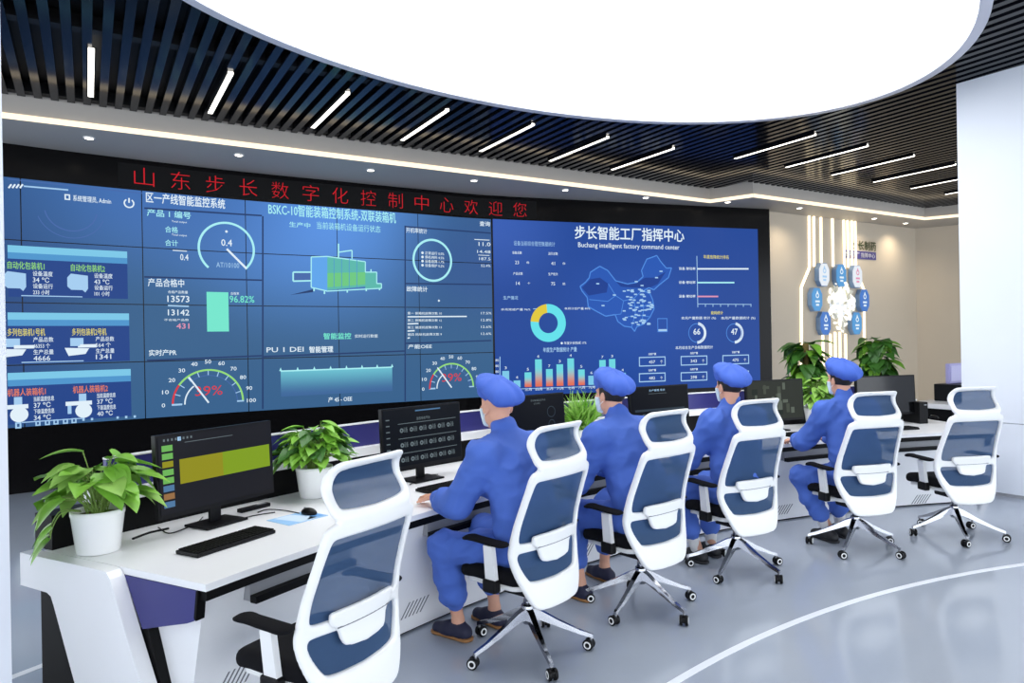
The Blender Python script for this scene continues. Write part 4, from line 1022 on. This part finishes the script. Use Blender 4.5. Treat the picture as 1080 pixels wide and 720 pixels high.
def shell(name, outline, holes, th, material, parent, h=.008, rnd=.012, t0=0.0):
    P = np.array(outline); lo = np.array([P[:, 0].min()-.03, -th-.03, P[:, 1].min()-.03]); hi = np.array([P[:, 0].max()+.03, th+.03, P[:, 1].max()+.03])
    n = np.ceil((hi-lo)/h).astype(int)+1; ax = [lo[i]+np.arange(n[i])*h for i in range(3)]
    X, Z = np.meshgrid(ax[0], ax[2], indexing='ij'); d = poly_sdf(chaikin(outline, 1), X, Z)
    for hl in holes: d = np.maximum(d, -poly_sdf(chaikin(hl, 2), X, Z))
    d3 = d[:, None, :]+rnd; w = (np.abs(ax[1])-th/2+rnd)[None, :, None]*np.ones_like(d3)
    d3 = d3*np.ones_like(w)
    Fg = np.minimum(np.maximum(d3, w), 0)+np.sqrt(np.maximum(d3, 0)**2+np.maximum(w, 0)**2)-rnd
    V, Q = surface_nets(Fg.astype(np.float32), lo, h); V[:, 1] += t0
    return mesh_from(V, Q, name, material, parent, warp_back)
def mesh_fill(parent, hole, t0=0.004):
    P = np.array(hole); x0, x1 = P[:, 0].min()-.012, P[:, 0].max()+.012; z0, z1 = P[:, 1].min()-.012, P[:, 1].max()+.012; nx, nz = 20, 24
    V = np.array([(x0+(x1-x0)*i/nx, t0, z0+(z1-z0)*j/nz) for i in range(nx+1) for j in range(nz+1)])
    cen = np.array([[(V[i*(nz+1)+j]+V[(i+1)*(nz+1)+j+1])/2 for j in range(nz)] for i in range(nx)])
    d = poly_sdf(hole, cen[:, :, 0], cen[:, :, 2])
    Q = [(i*(nz+1)+j, (i+1)*(nz+1)+j, (i+1)*(nz+1)+j+1, i*(nz+1)+j+1) for i in range(nx) for j in range(nz) if d[i, j] < .010]
    used = sorted({k for q in Q for k in q}); mp = {k: i for i, k in enumerate(used)}
    return mesh_from(V[used], np.array([[mp[k] for k in q] for q in Q]), 'mesh_panel', M_mesh, parent, warp_back)
def make_chair(label):
    c = thing('office_chair', label, 'chair', group=None)
    shell('back_frame', OUT, [HOLE1, HOLE2, HOLE3], .034, M_white, c)
    for hl in (HOLE1, HOLE2, HOLE3): mesh_fill(c, hl)
    LUM = mirror([(.0,.70),(.165,.70),(.178,.688),(.17,.645),(.135,.625),(.12,.57),(.10,.55),(.0,.54)])
    lm = shell('lumbar_support', LUM, [], .03, M_white, c, t0=-.028)
    m_ = MB()
    for i in range(12):
        x0, x1 = -.15+.025*i, -.125+.025*i
        y = lambda x, o_: -(float(smooth_prof(.63))+float(wrap(x, .63)))-.0435+o_
        m_.add([(x0, y(x0, 0), .632), (x1, y(x1, 0), .632), (x1, y(x1, 0), .638), (x0, y(x0, 0), .638)], [(0, 1, 2, 3)], M_steel)
    m_.build('lumbar_groove', lm, False)
    # seat cushion and white under-shell
    def seat_post(F_, X, Y, Z): return F_
    S = [(-.25, -.17), (.25, -.17), (.262, .02), (.25, .25), (.2, .315), (-.2, .315), (-.25, .25), (-.262, .02)]
    def slab(name, S, z0, z1, rnd, material, dz):
        P = np.array(S); h = .01; lo = np.array([P[:, 0].min()-.03, P[:, 1].min()-.03, z0-.03]); hi = np.array([P[:, 0].max()+.03, P[:, 1].max()+.03, z1+.03])
        n = np.ceil((hi-lo)/h).astype(int)+1; ax = [lo[i]+np.arange(n[i])*h for i in range(3)]
        X, Y = np.meshgrid(ax[0], ax[1], indexing='ij'); d = poly_sdf(chaikin(S, 2), X, Y)[:, :, None]+rnd
        w = (np.abs(ax[2]-(z0+z1)/2)-(z1-z0)/2+rnd)[None, None, :]; d = d+0*w; w = w+0*d
        Fg = np.minimum(np.maximum(d, w), 0)+np.sqrt(np.maximum(d, 0)**2+np.maximum(w, 0)**2)-rnd
        V, Q = surface_nets(Fg.astype(np.float32), lo, h)
        V[:, 2] += -0.5*np.maximum(V[:, 1]-.17, 0)**1.5 + .05*np.abs(V[:, 0])**1.5
        return mesh_from(V, Q, name, material, c)
    slab('seat_cushion', S, .425, .505, .035, M_fabric, 0)
    slab('seat_shell', [(x*.9, y*.9) for x, y in S], .395, .43, .015, M_white, 0)
    m_ = MB(); m_.box((0, -.02, .362), (.2, .26, .06), M_black, bev=.015); m_.box((0, -.155, .375), (.09, .05, .03), M_black, bev=.01); m_.build('mechanism', c)
    m_ = MB(); m_.tube([(.1, .03, .37), (.27, .05, .36)], .007, M_black, 8); m_.box((.28, .05, .36), (.05, .03, .012), M_black); m_.build('lever', c)
    m_ = MB(); m_.lathe([(.0, .34), (.022, .34), (.022, .25), (0, .25)], M_chrome, n=18); m_.build('gas_lift', c)
    for s in (-1, 1):
        m_ = MB()
        m_.prism([(-.035, .405), (.035, .405), (.03, .65), (-.03, .65)], lambda y_, z_, o_: (s*(.262+.045*(z_-.4)/.25)+o_, y_+.02-.02*(z_-.4)/.25, z_), -.014, .014, M_white)
        m_.box((s*.2, .02, .40), (.14, .06, .02), M_white, bev=.004)
        ar = m_.build('armrest', c)
        prims = [cone((s*.308, -.085, .668), (s*.30, .13, .672), .042, .04, .01, ((0, 0, 1), 2.9)), cone((s*.30, .13, .672), (s*.295, .165, .66), .038, .03, .02, ((0, 0, 1), 2.9))]
        sdf_mesh(prims, .007, 'arm_pad', M_fabric, ar)
        m_ = MB(); m_.box((s*.272, .02, .43), (.05, .09, .07), M_black, bev=.012); m_.build('arm_bracket', ar)
    # five-star base with casters
    bs = MB()
    for k in range(5):
        q = 2*PI*k/5; d = Vector((math.cos(q), math.sin(q), 0)); n = Vector((-d.y, d.x, 0)); vs = []; fs = []
        for r_, w_, z0, z1 in ((.015, .026, .185, .245), (.07, .023, .175, .225), (.17, .018, .135, .168), (.28, .014, .092, .114), (.335, .012, .074, .094), (.355, .011, .066, .086)):
            for sw, z in ((-1, z0), (1, z0), (.75, z1), (-.75, z1)): vs.append(d*r_+n*(w_*sw)+Vector((0, 0, z)))
        for i in range(5):
            for j in range(4): fs.append((i*4+j, i*4+(j+1) % 4, (i+1)*4+(j+1) % 4, (i+1)*4+j))
        fs += [(3, 2, 1, 0), (20, 21, 22, 23)]; bs.add(vs, fs, M_chrome)
    bs.lathe([(0, .26), (.032, .26), (.036, .25), (.036, .17), (.028, .155), (0, .155)], M_chrome, n=20)
    bo = bs.build('star_base', c)
    for k in range(5):
        q = 2*PI*k/5; d = Vector((math.cos(q), math.sin(q), 0)); m_ = MB(); yaw = q+1.1+k*.9; Rz = Matrix.Rotation(yaw, 3, 'Z'); c0 = d*.345
        m_.tube([c0+Vector((0, 0, .07)), c0+Vector((0, 0, .045))], .008, M_steel, 8)
        off = Rz @ Vector((0, .014, 0))
        for s in (-1, 1):
            Rw = Rz; cc = c0+off+Rz @ Vector((s*.0165, 0, .03))
            m_.lathe([(0, -.009), (.026, -.009), (.030, -.005), (.030, .005), (.026, .009), (.02, .009)], M_black, cc, 20, 'X', Rw if s > 0 else Rw @ Matrix.Rotation(PI, 3, 'Z'))
            m_.lathe([(.021, .009), (.021, .0105), (.013, .0105), (.013, .009)], M_white, cc, 18, 'X', Rw if s > 0 else Rw @ Matrix.Rotation(PI, 3, 'Z'))
            m_.lathe([(.013, .009), (0, .0095)], M_black, cc, 18, 'X', Rw if s > 0 else Rw @ Matrix.Rotation(PI, 3, 'Z'))
        cap_ = Rz @ Vector((0, .014, .034)); m_.box(c0+cap_, (.02, .05, .03), M_black, yaw, bev=.006)
        m_.build('caster', bo)
    return c
def radial_yaw(x, y): return math.atan2(y-DC[1], x-DC[0])-PI/2     # local +y towards the desk
CH = [((-.77, 2.88), 0.0, 20, 'empty white and blue office chair nearest the camera'),
      ((.06, 3.88), 0.0, 0, 'white and blue office chair holding the first operator'),
      ((.79, 4.48), -.05, 90, 'white and blue office chair holding the second operator'),
      ((1.61, 5.16), -.10, 90, 'white and blue office chair holding the third operator'),
      ((2.72, 5.65), -.16, 15, 'white and blue office chair holding the fourth operator'),
      ((3.70, 5.95), -.10, 36, 'empty white and blue office chair at the far right end')]
chair0 = None; CHY = []
for i, ((x, y), dy, br, lab) in enumerate(CH):
    yaw = radial_yaw(x, y)+dy; CHY.append(yaw)
    if chair0 is None:
        chair0 = make_chair(lab); c = chair0; c.location = (x, y, 0); c.rotation_euler = (0, 0, yaw); c['group'] = 'office chairs along the desk'
    else: c = dup(chair0, (x, y, 0), yaw, lab)
    for ch in c.children:
        if ch.name.startswith('star_base'): ch.rotation_euler = (0, 0, math.radians(br)-yaw)

# ================================================================== PEOPLE
def V3(*a_): return np.array(a_, float)
def hand_prims(w, fd, palm_n, side, curl=0.35, k=.006):
    """wrist w, direction fd of the hand, palm_n pointing out of the palm, side=+1 when the thumb is on fd x palm_n side"""
    fd = fd/np.linalg.norm(fd); pn = palm_n-fd*(palm_n @ fd); pn /= np.linalg.norm(pn); sd = np.cross(fd, pn)*side
    out = [cone(w, w+fd*.03, .027, .028, .015, (pn, 1.35))]
    for j in (-1.2, -.4, .4, 1.2): out.append(cone(w+fd*.02+sd*.012*j, w+fd*.09+sd*.0175*j, .017, .0145, .012, (pn, 1.2)))
    for j, L in ((1.35, .074), (.45, .084), (-.45, .078), (-1.35, .062)):
        p = w+fd*.092+sd*.0175*j; a_ = curl*.6; d = fd+sd*.06*j
        for seg, (fr, r0, r1) in enumerate(((.44, .0102, .0094), (.31, .0094, .0086), (.25, .0086, .0072))):
            d2 = d*math.cos(a_)+pn*math.sin(a_); q_ = p+d2/np.linalg.norm(d2)*L*fr; out.append(cone(p, q_, r0, r1, .004)); p = q_; a_ += curl
    p = w+fd*.028+sd*.024; d = fd*.72+sd*.62+pn*.25; d /= np.linalg.norm(d)
    q_ = p+d*.042; out.append(cone(p, q_, .0145, .0115, .01)); d = fd*.93+sd*.25+pn*.3; d /= np.linalg.norm(d)
    p = q_; q_ = p+d*.03; out.append(cone(p, q_, .011, .0098, .004)); out.append(cone(q_, q_+d*.024, .0098, .0078, .004)); return out
def person(i, P):
    (x, y), _, _, _ = CH[i]; yaw = CHY[i]+P.get('yaw', 0)
    o = thing('person', P['label'], 'person', (x, y, 0), yaw, 'operators at the desk')
    hp = {s: V3(s*.10, .03, .575) for s in (-1, 1)}; pel = V3(0, 0, .60); lum = V3(0, P['lean']*.25-.02, .76); che = V3(P['sx']*.5, P['lean']*.7, .99); nb = V3(P['sx']*.8, P['lean']+.02, 1.16)
    hd = V3(P['sx'], P['lean']+P.get('hf', .07), 1.335); sh = {s: V3(s*.205+P['sx']*.7, P['lean']+.0, 1.085) for s in (-1, 1)}
    el, wr, kn, an = P['el'], P['wr'], P['kn'], P['an']; el = {s: V3(*el[s]) for s in el}; wr = {s: V3(*wr[s]) for s in wr}; kn = {s: V3(*kn[s]) for s in kn}; an = {s: V3(*an[s]) for s in an}
    tw = P.get('turn', 0.0); ct, st_ = math.cos(tw), math.sin(tw)
    FW = V3(0, 1, 0)
    def hh(a_, b_, c_): return hd+V3(a_*ct-b_*st_, a_*st_+b_*ct, c_)       # head-local point
    head = [ell(hh(0, -.01, .035), (.078, .098, .095), .02), cone(hh(0, .035, -.02), hh(0, .055, -.085), .062, .04, .03), ell(hh(0, .045, -.035), (.063, .058, .085), .02),
            cone(hh(-.038, .02, -.075), hh(0, .07, -.098), .022, .024, .02), cone(hh(.038, .02, -.075), hh(0, .07, -.098), .022, .024, .02),
            cone(hh(0, .094, .01), hh(0, .112, -.032), .010, .015, .012), ell(hh(-.013, .104, -.036), (.010, .012, .009), .006), ell(hh(.013, .104, -.036), (.010, .012, .009), .006),
            cone(hh(-.022, .092, -.068), hh(.022, .092, -.068), .009, .009, .008), ell(hh(0, .093, .03), (.05, .018, .014), .012)]
    for s in (-1, 1):
        head += [ell(hh(s*.079, -.012, -.012), (.009, .021, .033), .006), ell(hh(s*.083, -.018, .008), (.007, .014, .016), .004), ell(hh(s*.045, .075, -.02), (.024, .022, .022), .015)]
    neck = [cone(nb-V3(0, .01, .03), hh(0, -.02, -.06), .062, .058, .03)]
    body = head+neck+[cone(pel, lum, .13, .12, .05, (FW, 1.35)), cone(lum, che, .12, .14, .05, (FW, 1.4)), cone(che, nb, .13, .06, .05, (FW, 1.3))]
    for s in (-1, 1):
        body += [cone(V3(P['sx']*.8, nb[1], 1.13), sh[s], .05, .052, .04), cone(sh[s], el[s], .05, .038, .03), cone(el[s], wr[s], .039, .026, .02)]
        fd = P['hd'][s]; fd = V3(*fd); body += hand_prims(wr[s], fd, V3(0, 0, -1), -s, P.get('curl', .35))
        body += [cone(hp[s], kn[s], .075, .05, .04), cone(kn[s], an[s]+V3(0, 0, .02), .05, .034, .02), cone(an[s], an[s]+V3(0, -.02, -.04), .036, .034, .02)]
        td = V3(*P['toe'][s]); td /= np.linalg.norm(td); body.append(cone(an[s]+V3(0, 0, -.035), an[s]+td*.13+V3(0, 0, -.055), .034, .026, .02))
    sdf_mesh(body, .0062, 'body', M_skin, o)
    for s in (-1, 1):
        m_ = MB(); c_ = hh(s*.032, .086, .012); m_.lathe([(.0, .011), (.007, .009), (.011, 0), (.007, -.009), (0, -.011)], M_eye, c_, 10); m_.lathe([(0, .0045), (.005, .0035), (.005, 0)], M_hair, c_+V3(-st_*.008, ct*.008, 0), 8, 'Y'); m_.build('eye', o)
    # jacket
    jk = [cone(pel+V3(0, -.01, -.01), lum+V3(0, -.01, 0), .195, .192, .06, (FW, 1.38)), cone(lum+V3(0, -.01, 0), che, .192, .20, .07, (FW, 1.4)), cone(che, V3(nb[0], nb[1]-.01, 1.09), .197, .12, .07, (FW, 1.35)),
          cone(nb+V3(0, -.012, -.02), nb+V3(0, .005, .05), .08, .071, .02)]
    for s in (-1, 1):
        m = (el[s]+wr[s])/2
        jk += [cone(V3(P['sx']*.8+s*.05, nb[1]-.01, 1.11), sh[s], .075, .082, .06), cone(sh[s], el[s], .088, .072, .05), cone(el[s], m, .074, .07, .03), cone(m, wr[s]-(wr[s]-el[s])/np.linalg.norm(wr[s]-el[s])*.03, .064, .05, .02), cone(wr[s]-(wr[s]-el[s])/np.linalg.norm(wr[s]-el[s])*.025, wr[s]-(wr[s]-el[s])/np.linalg.norm(wr[s]-el[s])*.008, .041, .036, .008)]
    def folds(o_, amp, sc):
        me = o_.data; n_ = len(me.vertices); co = np.empty(n_*3); me.vertices.foreach_get('co', co); co = co.reshape(-1, 3)
        nr = np.array([tuple(v.normal) for v in me.vertices])
        for a_ in range(n_):
            x_, y_, z_ = co[a_]; w1 = noise.noise(Vector((x_*3+i*7, y_*3, z_*3)))*.09
            f1 = 1-2.4*abs(noise.noise(Vector(((x_+z_*.5+w1)*sc, (y_+w1)*sc, (z_*1.1-x_*.45+w1)*sc*1.2+i*4))))
            f2 = 1-2.4*abs(noise.noise(Vector(((x_-z_*.6-w1)*sc*1.7+9, (y_+z_*.3)*sc*1.7, (z_+w1)*sc*1.5+i))))
            co[a_] += nr[a_]*amp*(.65*f1+.4*f2-.3)
        me.vertices.foreach_set('co', co.ravel()); me.update()
    folds(sdf_mesh(jk, .0105, 'jacket', M_cloth, o), .019, 6.0)
    tr = [cone(V3(-.07, .0, .57), V3(.07, .0, .57), .125, .125, .05)]
    for s in (-1, 1):
        a2 = an[s]+(kn[s]-an[s])*P.get('cuff', .22); ms = (kn[s]+a2)/2
        tr += [cone(hp[s], kn[s], .108, .084, .05), cone(kn[s], ms, .086, .086, .03), cone(ms, a2+(kn[s]-a2)*.12, .086, .075, .03), cone(a2+(kn[s]-a2)*.1, a2, .066, .052, .012)]
    folds(sdf_mesh(tr, .0105, 'trousers', M_cloth, o), .016, 7)
    for s in (-1, 1):
        td = V3(*P['toe'][s]); td /= np.linalg.norm(td); g0 = an[s]*V3(1, 1, 0); sm_ = P['shoe']
        shp = [cone(g0-td*.05+V3(0, 0, .045), g0+td*.06+V3(0, 0, .045), .042, .046, .02), cone(g0+td*.06+V3(0, 0, .04), g0+td*.15+V3(0, 0, .034), .046, .036, .03), cone(g0-td*.03+V3(0, 0, .05), g0+V3(0, 0, .085), .042, .04, .02)]
        so = sdf_mesh(shp, .008, 'shoe', sm_, o, post=lambda F_, X, Y, Z: np.maximum(F_, .02-Z+0*X+0*Y))
        shp2 = [cone(g0-td*.055+V3(0, 0, .02), g0+td*.155+V3(0, 0, .02), .046, .042, .02)]
        sdf_mesh(shp2, .008, 'sole', M_sole if sm_ is M_shoe else M_shoeb, so, post=lambda F_, X, Y, Z: np.maximum(np.maximum(F_, .002-Z+0*X+0*Y), Z-.022+0*X+0*Y))
        if P.get('sock'): sdf_mesh([cone(an[s]+V3(0, 0, -.02), an[s]+(kn[s]-an[s])*.3, .041, .05, .01)], .008, 'sock', M_sock, o)
    # hair, mask, cap share the head's form
    def head_layer(name, off, region, material):
        lo, hi = sdf_bounds(head, .04); Fg, ax = sdf_eval(head[:6]+([] if name == 'face_mask' else []), lo, hi, .006); X, Y, Z = np.meshgrid(*ax, indexing='ij', sparse=True)
        xl = (X-hd[0])*ct+(Y-hd[1])*st_; yl = -(X-hd[0])*st_+(Y-hd[1])*ct; zl = Z-hd[2]+0*xl
        G = np.maximum(Fg-off, region(xl, yl, zl)); V, Q = surface_nets(G.astype(np.float32), lo, .006); return mesh_from(V, Q, name, material, o)
    if P.get('hair', True): head_layer('hair', .007, lambda a_, b_, c_: np.maximum(np.maximum(b_-.0+.25*np.minimum(c_, 0)-.02, -.045-c_+.0*b_), -.02-c_-(.0-b_)*.5), M_hair)
    mk = head_layer('face_mask', .012, lambda a_, b_, c_: np.maximum(np.maximum(.028-b_+.0*c_, c_+.012), -.115-c_), M_mask)
    for s in (-1, 1):
        m_ = MB()
        for z1 in (-.025, -.085): m_.tube([hh(s*.066, .045, z1), hh(s*.077, .015, (z1-.02)/2-.005), hh(s*.083, -.02, .01 if z1 > -.05 else -.035)], .0018, M_white, 5)
        m_.build('ear_loop', mk)
    tl = P.get('cap_tilt', .42)
    cp = [ell(hh(0, -.035, .098), (.125, .155, .062), .03, tl), ell(hh(0, -.095, .062), (.108, .075, .058), .03, tl), ell(hh(0, .005, .07), (.09, .112, .05), .03, tl*.45)]
    def cap_warp(V):
        V = V.copy(); c_ = hh(0, -.02, .06)
        for a_ in range(len(V)):
            v = V[a_]-c_; q = math.atan2(v[0], v[1]); hgt = v[2]; f = max(0, 1-abs(hgt)/.09)
            n_ = noise.noise(Vector((q*2.2, hgt*9, i*5.3)))*.016+math.sin(q*11+i)*.006*f; V[a_] = c_+v*(1+n_/max(np.linalg.norm(v), .03))
        return V
    sdf_mesh(cp, .0085, 'cap', M_cap, o, warp=cap_warp)
    bn = [('s', hh(0, 0, 0), V3(.01, .01, .01), 0, 0, .01, None)]
    return o
T0 = (0, 1, 0)
person(1, dict(label='person in blue uniform and cap typing beside the icon monitor, seated nearest', lean=.13, sx=0.0, hf=.07, turn=-.38, hair=False, el={-1: (-.27, .27, .81), 1: (.28, .22, .80)}, wr={-1: (-.16, .54, .805), 1: (.17, .52, .80)}, hd={-1: (.2, 1, -.1), 1: (-.15, 1, -.1)},
     kn={-1: (-.22, .42, .555), 1: (.17, .46, .56)}, an={-1: (-.12, .42, .10), 1: (.15, .38, .10)}, toe={-1: (-.1, 1, 0), 1: (.1, 1, 0)}, shoe=M_shoe, cuff=.26))
person(2, dict(label='person in blue uniform and cap with bare ankles, second seated operator', lean=.15, sx=0.0, hf=.08, turn=-.12, el={-1: (-.28, .26, .80), 1: (.28, .24, .80)}, wr={-1: (-.14, .52, .80), 1: (.16, .52, .80)}, hd={-1: (.2, 1, -.1), 1: (-.15, 1, -.1)},
     kn={-1: (-.2, .44, .555), 1: (.19, .46, .56)}, an={-1: (-.18, .36, .10), 1: (.2, .5, .10)}, toe={-1: (-.1, 1, 0), 1: (.1, 1, 0)}, shoe=M_shoe, cuff=.3))
person(3, dict(label='person in blue uniform and cap before the camera-picture monitor, third seated operator', lean=.04, sx=.05, hf=.05, turn=-.22, el={-1: (-.26, .2, .81), 1: (.28, .2, .80)}, wr={-1: (-.17, .47, .80), 1: (.2, .47, .80)}, hd={-1: (.15, 1, -.1), 1: (-.15, 1, -.1)},
     kn={-1: (-.19, .44, .56), 1: (.17, .45, .56)}, an={-1: (-.1, .3, .10), 1: (.1, .36, .10)}, toe={-1: (-.15, 1, 0), 1: (.1, 1, 0)}, shoe=M_shoeb, cuff=.22, sock=True))
person(4, dict(label='person in blue uniform and cap before the blank far monitor, fourth seated operator', lean=.08, sx=0.0, hf=.06, turn=-.05, el={-1: (-.25, .28, .82), 1: (.27, .24, .80)}, wr={-1: (-.14, .54, .80), 1: (.16, .52, .80)}, hd={-1: (.15, 1, -.1), 1: (-.15, 1, -.1)},
     kn={-1: (-.2, .40, .515), 1: (.17, .42, .53)}, an={-1: (-.07, .23, .10), 1: (.12, .32, .10)}, toe={-1: (-.1, 1, 0), 1: (.1, 1, 0)}, shoe=M_shoeb, cuff=.22, sock=True))

# ================================================================== SMALL THINGS FAR RIGHT
o = thing('side_counter', 'white counter with black base behind the far end of the desk', 'counter', (5.78, 9.15, 0), .5)
m_ = MB(); m_.box((0, 0, .80), (1.3, .6, .06), M_desk, bev=.005); m_.build('countertop', o)
m_ = MB(); m_.box((0, 0, .385), (1.2, .5, .768), M_blackm, bev=.005); m_.build('cabinet', o)
o = thing('desktop_printer', 'black box-shaped machine on the white side counter', 'printer', (5.80, 9.15, .8305), .5)
m_ = MB(); m_.box((0, 0, .11), (.5, .4, .22), M_black, bev=.01); m_.build('case', o); m_ = MB(); m_.box((0, -.2, .06), (.36, .04, .02), M_grey); m_.build('paper_tray', o)
o = thing('lavender_panel', 'lavender upright panel on the black machine at far right', 'panel', (5.82, 9.25, 1.052), .5)
m_ = MB(); m_.box((0, 0, .13), (.44, .05, .26), mat('lavender', (170, 165, 215), .5), bev=.01); m_.build('panel', o); m_ = MB(); m_.box((0, -.03, .13), (.38, .006, .2), mat('lavender_pale', (190, 187, 228), .5)); m_.build('panel_face', o)

p = dpt(8.5, 98.3, .7455); o = thing('desktop_computer', 'small black upright computer right of the blank far monitor', 'computer', p, math.radians(98.3)-PI/2)
m_ = MB(); m_.box((0, 0, .115), (.1, .26, .23), M_black, bev=.008); m_.build('case', o); m_ = MB(); m_.box((.02, -.131, .2), (.03, .004, .01), M_grey); m_.build('power_button', o)
